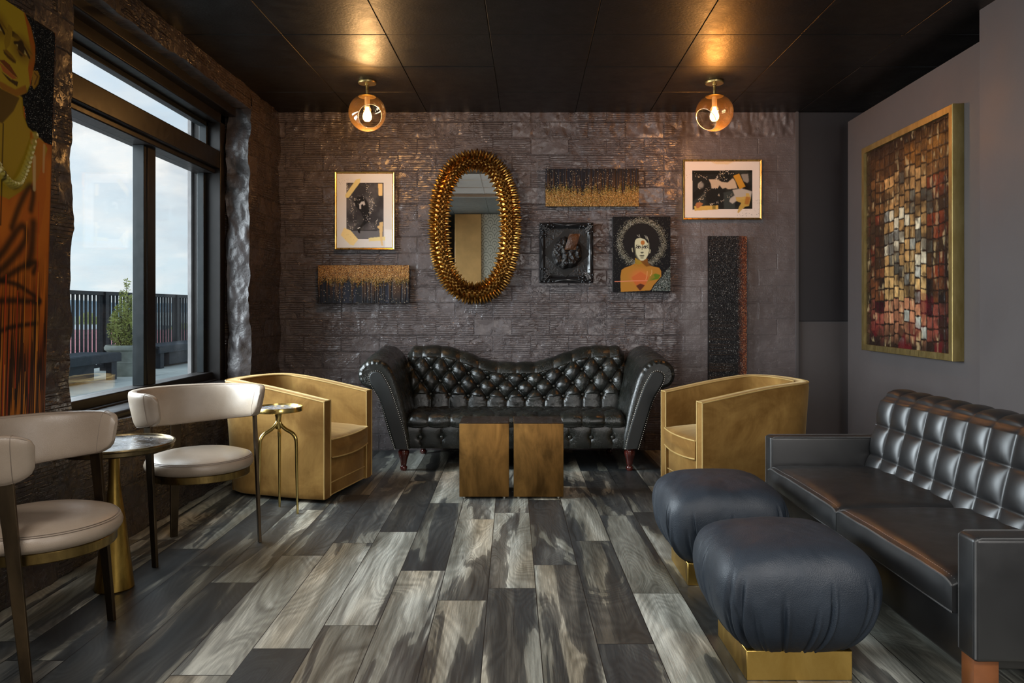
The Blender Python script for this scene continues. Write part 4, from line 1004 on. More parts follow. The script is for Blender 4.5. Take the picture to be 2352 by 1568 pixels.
# ================================================================== WALL ART
WX = lambda px: (px-CX)/F*YB
WZ = lambda py: EYE-(py-HY)/F*YB
class Paint:
    """a small painted layer: rows run down, columns run across; colours are linear"""
    def __init__(s, w, h, nx, ny, bg):
        s.w, s.h, s.nx, s.ny = w, h, nx, ny
        s.U, s.V = np.meshgrid((np.arange(nx))/(nx-1), (np.arange(ny))/(ny-1), indexing='ij')
        s.C = np.zeros((nx, ny, 3)); s.C[:] = lin(*bg)[:3]; s.D = np.zeros((nx, ny))
    def mask_poly(s, pts, soft=0):
        p = np.array(pts, float); inside = np.zeros(s.U.shape, bool); j = len(p)-1
        for i in range(len(p)):
            xi, yi, xj, yj = p[i, 0], p[i, 1], p[j, 0], p[j, 1]
            c = ((yi > s.V) != (yj > s.V)) & (s.U < (xj-xi)*(s.V-yi)/((yj-yi) if yj != yi else 1e-9)+xi); inside ^= c; j = i
        m = inside.astype(float)
        for _ in range(soft):
            q = np.pad(m, 1, mode='edge'); m = (q[1:-1, 1:-1]*2+q[:-2, 1:-1]+q[2:, 1:-1]+q[1:-1, :-2]+q[1:-1, 2:])/6
        return m
    def mask_ell(s, cx, cy, rx, ry, soft=.1, rot=0):
        a = s.w/s.h; du, dv = (s.U-cx), (s.V-cy)/a; c, q = math.cos(rot), math.sin(rot); x = (du*c+dv*q)/rx; y = (-du*q+dv*c)/(ry/a)
        return sstep(1+soft, 1-soft, np.sqrt(x*x+y*y))
    def put(s, m, c, k=1.0): m = (m*k)[..., None]; s.C = s.C*(1-m)+np.array(lin(*c)[:3])*m; return s
    def poly(s, pts, c, soft=1, k=1.0): return s.put(s.mask_poly(pts, soft), c, k)
    def ell(s, cx, cy, rx, ry, c, soft=.1, k=1.0, rot=0): return s.put(s.mask_ell(cx, cy, rx, ry, soft, rot), c, k)
    def line(s, pts, wd, c, k=1.0, soft=.5):
        p = np.array(pts, float); a = s.h/s.w; d = np.full(s.U.shape, 9.)
        for (x0, y0), (x1, y1) in zip(p[:-1], p[1:]):
            vx, vy = x1-x0, (y1-y0)*a; t = np.clip(((s.U-x0)*vx+(s.V-y0)*a*vy)/(vx*vx+vy*vy+1e-12), 0, 1); d = np.minimum(d, np.hypot(s.U-x0-vx*t, (s.V-y0)*a-vy*t))
        return s.put(sstep(wd*(1+soft), wd*(1-soft), d), c, k)
    def dots(s, xy, r0, r1, cols, seed=1):
        g = random.Random(seed); a = s.h/s.w
        for (x, y) in xy:
            r = g.uniform(r0, r1); s.put((np.hypot(s.U-x, (s.V-y)*a) < r).astype(float), g.choice(cols), .9)
        return s
    def noise(s, k, fx, fy, seed): s.C = np.clip(s.C*(1+k*(fbm(s.U*fx, s.V*fy, seed, 4)-.5)[..., None]*2), 0, 1); return s
    def panel(s, name, mat, parent, depth, sides=None, y=0.0):
        """front sheet facing -Y with its bottom at z=0, centred on x; edges and back closed"""
        x = (s.U-.5)*s.w; z = (1-s.V)*s.h; yy = y-s.D; nx, ny = s.nx, s.ny
        P = np.stack([x, yy, z], -1); m = MB(); m.grid(P)
        n0 = len(m.v); edge = [(i, 0) for i in range(nx)]+[(nx-1, j) for j in range(1, ny)]+[(i, ny-1) for i in range(nx-2, -1, -1)]+[(0, j) for j in range(ny-2, 0, -1)]
        E = np.array([P[i, j] for i, j in edge]); B_ = E.copy(); B_[:, 1] = y+depth; m.grid(np.stack([E, B_], 0), cv=True); m.cap(B_)
        o = m.build(name, mat, parent, ang=75); cols = np.ones((len(m.v), 4)); cols[:nx*ny, :3] = s.C.reshape(-1, 3)
        ec = np.array([s.C[i, j] for i, j in edge])*(.6 if sides is None else 0)+(0 if sides is None else np.array(lin(*sides)[:3]))
        k = nx*ny; ne = len(edge); cols[k:k+ne, :3] = ec; cols[k+ne:k+2*ne, :3] = ec; cols[k+2*ne:, :3] = .01
        at = o.data.attributes.new('paint', 'FLOAT_COLOR', 'POINT'); at.data.foreach_set('color', cols.astype(np.float32).ravel()); return o
def hang(name, x0, x1, y0, y1, off, label, cat='painting', rz=0, group=None):
    """a wall-hung thing on the back wall between the photo columns x0..x1 and rows y0..y1; its front stands off the wall"""
    k = (YB-off)/YB; w = (WX(x1)-WX(x0))*k; h = (WZ(y0)-WZ(y1))*k
    X = (WX(x0)+WX(x1))/2*k; Zb = EYE-(y1-HY)/F*(YB-off)
    return thing(name, (X, YB-off, Zb), 0, label, cat, group), w, h
def picture_frame(parent, w, h, fw, depth, mat, name='frame', prof=None):
    m = MB(); prof = prof or [(0, 0.5), (.0, .02), (.12, -.10), (.5, .0), (.85, .30), (1.0, .35), (1.0, .6)]
    # mitred profile: (t across the width inwards, d depth as a share, negative is nearer the viewer)
    rings = []
    for t, d in prof:
        a = fw*t; rings.append([(-w/2+a, d*depth, a), (w/2-a, d*depth, a), (w/2-a, d*depth, h-a), (-w/2+a, d*depth, h-a)])
    m.grid(np.array(rings), cv=True); return m.build(name, mat, parent, smooth=False)

# ---- white-matted print in a thin gold frame, left
def specks(seed, n, x0, x1, y0, y1): g = random.Random(seed); return [(g.uniform(x0, x1), g.uniform(y0, y1)) for _ in range(n)]
def trail(pts, n, sp, seed):
    g = random.Random(seed); c = catmull(pts, 10); return [(c[g.randrange(len(c))][0]+g.gauss(0, sp), c[g.randrange(len(c))][1]*0+0) for _ in range(0)]+[(q[0]+g.gauss(0, sp), q[1]+g.gauss(0, sp)) for q in [c[g.randrange(len(c))] for _ in range(n)]]
def framed_print_a():
    t, w, h = hang('framed_print', 769, 906, 394, 573, .035, 'tall white-matted dark print with cream tape strokes, gold framed, left of the mirror', 'framed picture', group='framed prints')
    picture_frame(t, w, h, .022, .03, m_goldframe)
    fw = .016; m = MB(); m.box(-w/2+fw, w/2-fw, .006, .026, fw, h-fw); m.build('mat_board', m_mat, t, smooth=False)
    # the print with its tape-like strokes; fractions of the whole picture from the photo (crop 1224 x 1568: frame 105..1145, 115..1468)
    fx = lambda x: (x-105)/1040; fy = lambda y: (y-115)/1353
    p = Paint(w-.036, h-.036, 170, 230, (226, 224, 220)); a0, b0 = .018/w, .018/h
    q = lambda pts: [((fx(x)-a0)/(1-2*a0), (fy(y)-b0)/(1-2*b0)) for x, y in pts]
    p.noise(.02, 4, 4, 2)
    p.poly(q([(298, 296), (962, 296), (962, 1298), (298, 1298)]), (244, 243, 240), 0)
    ph = p.mask_poly(q([(306, 306), (955, 306), (955, 1290), (306, 1290)]), 0)
    p.put(ph, (78, 76, 78)); dk = fbm(p.U*5, p.V*5, 5, 4); p.put(ph*sstep(.45, .7, dk), (112, 108, 106), .7); p.put(ph*sstep(.52, .3, dk), (46, 45, 48), .7)
    p.put(ph*p.mask_poly(q([(306, 1130), (955, 1140), (955, 1290), (306, 1290)]), 2), (120, 120, 124), .8); p.poly(q([(330, 1125), (850, 1125), (850, 1140), (330, 1145)]), (38, 38, 40), 1, .8)
    p.poly(q([(430, 640), (500, 560), (600, 540), (680, 640), (720, 800), (690, 980), (600, 1060), (545, 1110), (520, 1080), (620, 960), (560, 820), (470, 720)]), (26, 25, 27), 3, .92)
    p.poly(q([(535, 760), (530, 680), (570, 638), (620, 630), (635, 690), (605, 700), (585, 670), (560, 700), (562, 765)]), (205, 200, 195), 1, .9)
    p.poly(q([(428, 660), (450, 655), (462, 705), (440, 712)]), (170, 165, 160), 1, .8); p.poly(q([(497, 1110), (540, 1075), (550, 1100), (545, 1190), (510, 1170)]), (22, 22, 24), 1); p.poly(q([(500, 1095), (545, 1072), (548, 1090), (505, 1110)]), (215, 212, 208), 0)
    wt_ = [(250, 248, 244), (225, 222, 218), (240, 226, 190)]
    for i, (pts, n, sp) in enumerate((([(400, 520), (375, 660), (420, 840), (470, 1050)], 45, .012), ([(650, 320), (700, 470), (760, 680), (720, 800), (690, 930), (760, 1100)], 75, .018), ([(800, 620), (730, 780), (660, 900)], 35, .03), ([(330, 960), (360, 1080), (420, 1100)], 22, .015), ([(450, 600), (520, 600), (580, 540), (620, 600)], 26, .012), ([(840, 950), (825, 1060)], 14, .012), ([(320, 330), (325, 430)], 12, .008))):
        p.dots(trail(q(pts), n, sp, i+3), .0022, .0058, wt_, i)
    p.dots(trail(q([(420, 700), (650, 800)]), 40, .14, 31), .0016, .003, [(200, 198, 195)], 9)
    p.poly(q([(285, 520), (475, 250), (550, 235), (545, 300), (345, 570), (295, 570)]), (226, 208, 142), 1); p.poly(q([(858, 325), (935, 320), (930, 538), (868, 532)]), (238, 205, 142), 1)
    p.poly(q([(205, 1215), (268, 1090), (380, 1135), (512, 1290), (430, 1398), (370, 1385)]), (246, 222, 158), 1); p.poly(q([(695, 1265), (985, 1240), (985, 1310), (700, 1325)]), (238, 222, 160), 1)
    p.poly(q([(880, 1000), (942, 985), (942, 1060), (930, 1240), (950, 1400), (915, 1400), (890, 1250), (880, 1110), (850, 1090), (850, 1060), (880, 1050)]), (232, 200, 140), 1, .92)
    p.dots(specks(8, 26, .02, .2, .05, .14), .002, .004, [(90, 88, 86), (140, 138, 135)], 4); p.dots(specks(18, 12, .1, .4, .8, .92), .002, .005, [(190, 160, 100)], 4)
    o = p.panel('print', m_art, t, .004, y=.002); o.location = (0, 0, .018)
    m = MB(); m.box(-w/2+.017, w/2-.017, -.0005, .0008, .017, h-.017); m.build('glazing', m_artglass, t, smooth=False)
framed_print_a()

# ---- wide white-matted print at the right
def framed_print_b():
    t, w, h = hang('framed_print', 1569, 1750, 366, 504, .035, 'wide white-matted dark print in a gold frame, above the narrow black canvas', 'framed picture', group='framed prints')
    picture_frame(t, w, h, .022, .03, m_goldframe)
    fw = .016; m = MB(); m.box(-w/2+fw, w/2-fw, .006, .026, fw, h-fw); m.build('mat_board', m_mat, t, smooth=False)
    fx = lambda x: (x-90)/1770; fy = lambda y: (y-105)/1365; a0, b0 = .018/w, .018/h
    p = Paint(w-.036, h-.036, 230, 175, (232, 226, 220)); q = lambda pts: [((fx(x)-a0)/(1-2*a0), (fy(y)-b0)/(1-2*b0)) for x, y in pts]
    p.noise(.02, 4, 4, 2); p.poly(q([(700, 150), (1250, 150), (1100, 215), (820, 205)]), (222, 196, 130), 4, .6)
    ph = p.mask_poly(q([(298, 358), (1646, 345), (1646, 1228), (304, 1246)]), 0); p.put(ph, (24, 24, 21)); dk = fbm(p.U*4, p.V*4, 15, 4); p.put(ph*sstep(.5, .75, dk), (52, 54, 48), .8)
    p.put(ph*p.mask_poly(q([(310, 1060), (520, 900), (620, 800), (560, 1240), (304, 1240)]), 4), (48, 56, 54), .8); p.put(ph*p.mask_poly(q([(1000, 860), (1250, 800), (1250, 1220), (1010, 1230)]), 4), (60, 68, 66), .8)
    p.poly(q([(670, 560), (780, 555), (880, 570), (960, 615), (1090, 630), (1210, 530), (1260, 600), (1310, 760), (1100, 780), (1050, 745), (980, 770), (905, 690), (870, 755), (730, 760), (715, 660)]), (196, 180, 158), 2)
    p.poly(q([(1390, 440), (1550, 430), (1570, 600), (1530, 640), (1450, 600)]), (140, 138, 132), 3); p.poly(q([(1200, 800), (1400, 760), (1640, 830), (1610, 980), (1480, 1000), (1300, 1040), (1200, 1110), (1130, 1060), (1150, 990), (1250, 920)]), (182, 178, 170), 3)
    p.ell((fx(490)-a0)/(1-2*a0), (fy(690)-b0)/(1-2*b0), .035, .05, (150, 148, 142), .5, .9); p.line(q([(500, 610), (440, 660), (430, 740), (470, 770)]), .006, (170, 165, 150), .9)
    p.poly(q([(1218, 478), (1350, 425), (1490, 715), (1365, 785)]), (196, 146, 48), 1); p.noise(.0, 9, 9, 3)
    p.poly(q([(340, 1165), (880, 1150), (880, 1240), (350, 1270)]), (214, 180, 92), 1); p.poly(q([(750, 1155), (820, 1155), (820, 1235), (750, 1235)]), (92, 92, 40), 2, .8)
    p.poly(q([(365, 1130), (400, 1085), (470, 1075), (540, 1110), (500, 1160), (430, 1215), (395, 1215)]), (178, 118, 72), 1)
    p.poly(q([(1270, 960), (1390, 960), (1500, 940), (1500, 870), (1570, 870), (1610, 990), (1570, 1160), (1480, 1180), (1330, 1330), (1310, 1300), (1350, 1180), (1400, 1090), (1290, 1050)]), (198, 168, 84), 1, .9); p.poly(q([(1500, 950), (1600, 960), (1560, 1130), (1470, 1120)]), (168, 112, 52), 2, .9)
    wt_ = [(250, 246, 236), (225, 215, 200), (240, 222, 180)]
    for i, (pts, n, sp) in enumerate((([(1020, 370), (920, 440), (850, 560)], 55, .018), ([(1060, 380), (1200, 440)], 18, .012), ([(340, 450), (500, 480), (600, 520)], 24, .015), ([(880, 750), (640, 780), (520, 960), (440, 1050)], 60, .015), ([(700, 1130), (840, 1090), (1000, 1030), (1160, 910)], 45, .012), ([(880, 900), (930, 950)], 10, .012), ([(980, 480), (1040, 560)], 12, .02))): p.dots(trail(q(pts), n, sp, i+3), .0016, .0042, wt_, i)
    p.dots(specks(5, 22, .86, .99, .65, .97), .0015, .0035, [(60, 50, 40)], 5); p.dots(specks(6, 12, .7, .85, .9, .99), .0018, .004, [(40, 35, 30)], 5); p.dots(specks(9, 8, .02, .1, .2, .3), .0015, .003, [(120, 80, 50)], 5); p.line(q([(1485, 1252), (1620, 1248)]), .0016, (70, 70, 66), .7)
    o = p.panel('print', m_art, t, .004, y=.002); o.location = (0, 0, .018)
    m = MB(); m.box(-w/2+.017, w/2-.017, -.0005, .0008, .017, h-.017); m.build('glazing', m_artglass, t, smooth=False)
framed_print_b()

# ---- textured drip canvases
def drip_canvas(x0, x1, y0, y1, nx, ny, seed, flip, label):
    t, w, h = hang('drip_canvas', x0, x1, y0, y1, .04, label, 'painting', group='gold drip canvases')
    p = Paint(w, h, nx, ny, (16, 16, 22)); V = 1-p.V if flip else p.V
    g = np.random.default_rng(seed); e = .52+.26*(fbm(p.U*24, p.U*0, seed, 3)-.3)+.16*(vnoise(p.U*70, p.U*0, seed+1)-.5)
    grain = g.random((nx, ny)); cl = fbm(p.U*60, p.V*26, seed+2, 3)
    dens = sstep(e+.14, e-.30, V); m_ = (grain*.55+cl*.45 < dens*.82).astype(float)
    tone = g.random((nx, ny)); pal = [(150, 96, 40), (112, 64, 26), (178, 128, 66), (84, 50, 22), (128, 104, 60), (205, 160, 96)]
    if flip: pal = [(150, 102, 44), (118, 76, 30), (176, 132, 70), (88, 62, 30), (112, 104, 48), (205, 164, 100)]
    mid = sstep(.25, .5, V)*sstep(.75, .5, V)
    for i, c in enumerate(pal): p.put(m_*((tone >= i/len(pal)) & (tone < (i+1)/len(pal))), c)
    p.put(m_*mid*(g.random((nx, ny)) < .45), (92, 96, 44), .9)
    colw = g.random(max(nx//2, 2)); cw = np.interp(np.linspace(0, len(colw)-1, nx), np.arange(len(colw)), colw)[:, None]
    st = ((cw > .60) & (V > e-.1) & (V < e+.5*cw)).astype(float); p.put(st*sstep(1.05, .5, V), (96, 64, 34), .55); p.put(((cw < .25) & (V > .45))*1.0, (34, 36, 52), .7)
    p.put((g.random((nx, ny)) < .018)*1.0, (226, 206, 170), .8)
    p.D = m_*(.003+.006*grain)+st*.002+.0012*cw
    p.panel('canvas', m_artg, t, .034, (14, 12, 12))
drip_canvas(731, 940, 609, 696, 210, 90, 4, False, 'horizontal canvas of gold grit dripping down onto black, below the tall framed print')
drip_canvas(1253, 1467, 387, 474, 214, 90, 14, True, 'horizontal canvas of gold grit rising from its bottom edge, right of the mirror')
def dark_canvas():
    t, w, h = hang('glitter_canvas', 1628, 1715, 542, 905, .04, 'narrow vertical black glitter canvas with a copper right edge, above the right barrel chair', 'painting')
    nx, ny = 100, 410; p = Paint(w, h, nx, ny, (15, 15, 17)); g = np.random.default_rng(5); n = g.random((nx, ny)); cl = fbm(p.U*30, p.V*120, 4, 3); up = sstep(.75, .2, p.V)
    p.put((n*.6+cl*.4 < .30+.22*up)*1.0, (38, 38, 40)); p.put((g.random((nx, ny)) < .05+.03*up)*1.0, (105, 105, 104), .9); p.put((g.random((nx, ny)) < .012)*1.0, (210, 208, 200), .9)
    cop = sstep(.74, .97, p.U+.10*(fbm(p.U*20, p.V*60, 9, 3)-.5)); p.put(cop*(g.random((nx, ny)) < .55), (122, 58, 30), .9); p.put(cop*(g.random((nx, ny)) < .12), (196, 132, 84), .9)
    row = g.random(ny//2); rw = np.interp(np.linspace(0, len(row)-1, ny), np.arange(len(row)), row)[None, :]; p.put((rw > .66)*sstep(.35, .8, p.V)*sstep(.95, .3, p.U)*.9, (58, 40, 24), .6)
    p.D = .006*n*(.4+.6*up)+.002*rw; p.panel('canvas', m_artg, t, .034, (14, 12, 12))
dark_canvas()

# ---- portrait canvas: woman with a round afro in a glitter halo
def face(p, cx, cy, s, skin, dark, shade, lip, turn=0.0, k=1.0):
    """a painted face: s is the half-width in picture widths, cy the eye line"""
    a = p.w/p.h; X = lambda x: cx+x*s; Y = lambda y: cy+y*s*a
    pt = lambda L: [(X(x), Y(y)) for x, y in L]
    p.poly(pt([(-1, -.6), (-.85, -1.3), (-.3, -1.65), (.35, -1.6), (.85, -1.2), (1.0, -.5), (1.0, .4), (.86, 1.05), (.55, 1.6), (.2, 1.85), (-.15, 1.85), (-.55, 1.6), (-.85, 1.05), (-.98, .3)]), skin, 2)
    p.poly(pt([(-1, -.2), (-.84, .1), (-.8, .9), (-.5, 1.5), (-.2, 1.85), (-.6, 1.75), (-.95, 1.05)]), shade, 3, .9); p.poly(pt([(.62, -1.4), (1.0, -.6), (1.02, .3), (.9, .3), (.84, -.5)]), shade, 3, .8)
    for sg in (-1, 1):
        ex = sg*.47+turn
        p.poly(pt([(ex-.36*sg*-1, -.30), (ex, -.42), (ex+.38*sg, -.22), (ex+.36*sg, -.14), (ex, -.30), (ex-.30*sg, -.18)]), dark, 1)
        p.ell(X(ex), Y(.02), .34*s, .20*s*a, shade, .4, .8); p.poly(pt([(ex-.28, .04), (ex-.08, -.10), (ex+.12, -.10), (ex+.28, .04), (ex+.05, .13), (ex-.12, .12)]), (222, 220, 200), 0, .9)
        p.ell(X(ex), Y(.01), .11*s, .115*s*a, dark, .15); p.line(pt([(ex-.32, .05), (ex-.1, -.11), (ex+.14, -.11), (ex+.33, .02)]), .055*s, dark); p.line(pt([(ex-.2, .15), (ex+.2, .15)]), .03*s, shade, .8)
    n = turn*1.2
    p.line(pt([(.10+n, -.35), (.05+n, .0), (.02+n, .35)]), .06*s, dark, .75); p.poly(pt([(-.22+n, .72), (-.08+n, .62), (.14+n, .62), (.28+n, .72), (.16+n, .83), (.02+n, .88), (-.14+n, .83)]), dark, 1, .85); p.ell(X(-.02+n), Y(.50), .12*s, .14*s*a, skin, .5)
    p.poly(pt([(-.42+n, 1.18), (-.14+n, 1.06), (.03+n, 1.10), (.18+n, 1.06), (.44+n, 1.16), (.03+n, 1.22)]), dark, 1); p.poly(pt([(-.36+n, 1.20), (.03+n, 1.22), (.40+n, 1.18), (.2+n, 1.38), (-.16+n, 1.38)]), lip, 1); p.ell(X(.02+n), Y(1.50), .26*s, .06*s*a, shade, .5, .9)
def portrait():
    t, w, h = hang('portrait_canvas', 1408, 1540, 497, 671, .04, 'portrait canvas of a woman with round black afro, glitter halo and bare gold shoulders', 'painting')
    nx, ny = 240, 320; p = Paint(w, h, nx, ny, (14, 14, 17)); fx = lambda x: (x-112)/1020; fy = lambda y: (y-110)/1345; q = lambda L: [(fx(x), fy(y)) for x, y in L]
    g = np.random.default_rng(3); rn = g.random((nx, ny)); r2 = g.random((nx, ny)); X = p.U*1020+112; Y = p.V*1345+110
    rad = np.hypot(X-620, Y-575); halo = np.exp(-((rad-385)/62)**2); cl = fbm(p.U*38, p.V*50, 7, 3)
    p.put(((rn*.5+cl*.5) < .55*halo)*1.0, (70, 70, 58)); p.put((r2 < .16*halo)*1.0, (172, 172, 150)); p.put((g.random((nx, ny)) < .07*halo)*1.0, (240, 240, 226)); p.put((r2 < .012)*1.0, (120, 118, 108))
    p.D += (rn < halo)*.003*rn
    p.ell(fx(615), fy(560), 318/1020, 330/1345, (27, 24, 23), .03)
    p.poly(q([(505, 845), (560, 870), (720, 860), (725, 930), (770, 985), (930, 1020), (968, 1080), (970, 1170), (900, 1250), (830, 1330), (780, 1420), (250, 1450), (244, 1180), (262, 1060), (320, 1020), (420, 985), (500, 945)]), (176, 122, 46), 1)
    p.poly(q([(505, 845), (600, 900), (640, 945), (560, 960), (500, 945)]), (160, 132, 44), 1); p.poly(q([(600, 900), (725, 850), (735, 930), (800, 985), (700, 1000), (640, 945)]), (104, 62, 26), 3, .8)
    p.ell(fx(590), fy(1180), 150/1020, 115/1345, (206, 116, 60), .7, .9); p.poly(q([(440, 1190), (490, 1290), (592, 1432), (700, 1300), (745, 1180), (600, 1090)]), (194, 98, 48), 4, .85); p.poly(q([(520, 1340), (592, 1432), (680, 1330), (600, 1300)]), (64, 26, 16), 3, .9)
    p.poly(q([(800, 1150), (870, 1120), (955, 1150), (920, 1220), (760, 1250)]), (86, 118, 24), 4, .95); p.poly(q([(760, 1180), (830, 1140), (860, 1190), (700, 1300)]), (150, 120, 40), 3, .7)
    p.line(q([(720, 1085), (712, 1180), (695, 1230)]), .005, (226, 170, 110), .8); p.line(q([(800, 1060), (800, 1120), (775, 1160)]), .005, (230, 180, 120), .8); p.line(q([(145, 1265), (250, 1262), (480, 1252), (720, 1250)]), .006, (226, 140, 110), .9)
    face(p, fx(625), fy(655), 128/1020, (206, 206, 172), (22, 21, 20), (92, 92, 72), (150, 150, 124))
    p.ell(fx(640), fy(575), 37/1020, 40/1345, (176, 112, 52), .1); p.poly(q([(440, 670), (462, 665), (470, 750), (452, 735)]), (170, 168, 140), 1, .9); p.poly(q([(765, 690), (782, 700), (775, 755), (752, 768)]), (190, 188, 156), 1, .9)
    p.poly(q([(480, 640), (500, 540), (540, 500), (600, 490), (680, 520), (730, 590), (745, 560), (700, 460), (600, 420), (510, 460), (470, 560)]), (24, 22, 21), 2)
    for xy in ([(540, 440), (570, 470)], [(575, 430), (590, 478)], [(680, 450), (705, 510)], [(700, 455), (722, 500)], [(720, 470), (735, 520)]): p.line(q(xy), .006, (150, 150, 140), .8)
    wedge = p.mask_poly(q([(1135, 990), (1135, 1430), (800, 1432), (850, 1330), (960, 1210), (1040, 1090)]), 0); p.put(wedge*(rn < .6), (40, 46, 44)); p.put(wedge*(r2 < .22), (120, 136, 128)); p.put(wedge*(g.random((nx, ny)) < .08), (230, 238, 232)); p.D += wedge*rn*.004
    p.panel('canvas', m_varn, t, .034, (60, 62, 62))
portrait()

# ---- black ornate frame holding a melted relief
m_satin = plain('satin_black', (.020, .019, .018), .6, var=.2, bump=.05, spec=.2)
def relief():
    t, w, h = hang('ornate_relief', 1239, 1363, 511, 649, .05, 'black ornate frame holding a tilted square and melted black relief, left of the portrait canvas', 'wall sculpture')
    fw = .105
    m = MB(); rings = []
    for a, d in ((0, .05), (0, .0), (.012, -.016), (.03, -.022), (.05, -.006), (.062, -.004), (.066, .012), (.078, .010), (.082, .022), (.094, .022), (.098, .034)):
        rings.append([(-w/2+a, d, a), (w/2-a, d, a), (w/2-a, d, h-a), (-w/2+a, d, h-a)])
    m.grid(np.array(rings), cv=True); fr = m.build('frame', m_black, t, smooth=False)
    m = MB(); r = random.Random(3)
    for sx_ in (-1, 1):
        for cz, sg in ((0, 1), (h, -1)):
            for i in range(70):
                u, v = r.uniform(.004, .13), r.uniform(.004, .13)
                if min(u, v) > .052 or (max(u, v) > .09 and r.random() < .5): continue
                m.ball((sx_*(w/2-u), -.016+r.uniform(-.006, .008), cz+sg*v), r.uniform(.005, .011), 7, 5)
            for k in range(5):
                a0 = r.uniform(0, 6); c = [(sx_*(w/2-.035-.02*math.cos(a0+q*.7)*(1-q*.1)-.008*k), -.026, cz+sg*(.035+.02*math.sin(a0+q*.7)*(1-q*.1)+.008*k)) for q in range(8)]; m.tube(c, .004, 6)
    for s in (-1, 1): m.tube(catmull([(s*(w/2-.006), -.008, h*.28), (s*(w/2-.022), -.024, h*.5), (s*(w/2-.006), -.008, h*.72)], 8), .006, 6); m.tube(catmull([(-w*.25, -.008, h/2+s*(h/2-.008)), (0, -.024, h/2+s*(h/2-.024)), (w*.25, -.008, h/2+s*(h/2-.008))], 8), .006, 6)
    m.build('carved_ornament', m_black, fr)
    m = MB(); m.box(-w/2+.09, w/2-.09, .032, .04, .09, h-.09); m.build('backing', m_black, t, smooth=False)
    s_ = .158; ctr = (0, h/2); m = MB(); P = []
    for y in (-.012, .006):
        for a in (R(88), R(178), R(268), R(358)): P.append((ctr[0]+1.28*s_*math.cos(a)*.98, y, ctr[1]+s_*1.30*math.sin(a)))
    m.add(P, [(0,1,2,3),(4,7,6,5),(0,4,5,1),(1,5,6,2),(2,6,7,3),(3,7,4,0)]); m.build('tilted_square', m_satin, t, smooth=False)
    nx, nz = 110, 130; U, V = np.meshgrid(np.linspace(-1, 1, nx), np.linspace(-1, 1, nz), indexing='ij')
    ang = np.arctan2(V, U); rad = np.hypot(U, V); edge = .78+.22*(fbm(np.cos(ang)*1.5+4, np.sin(ang)*1.5+4, 3, 3)-.5)*2
    hgt = sstep(1.0, .75, rad/edge)*(.016+.050*np.abs(fbm(U*2.2+3, V*2.2, 12, 4)-.5)*2)
    notch = np.exp(-(((U-.05)/.16)**2+((V-.55)/.38)**2)); hgt *= 1-.85*notch
    ridge = np.abs(np.sin(U*9+2.4*fbm(U*2, V*2, 6, 3)+1))**.5*.016*sstep(.9, .5, rad); hgt = hgt+ridge*(hgt > .004)
    m = MB(); m.grid(np.stack([U*.165, -.010-hgt, h/2+V*.19], -1)); ml = m.build('melted_relief', m_blacklump, t, ang=180)
    U, V = np.meshgrid(np.linspace(-1, 1, 30), np.linspace(-1, 1, 30), indexing='ij'); hg = .02*np.clip(1-np.hypot(U*.9, V), 0, 1)**.5
    m = MB(); m.grid(np.stack([.045+U*.045+V*.02, -.055-hg, h/2+.085+V*.065], -1)); m.build('amber_patch', m_amberlump, ml, ang=180)
relief()

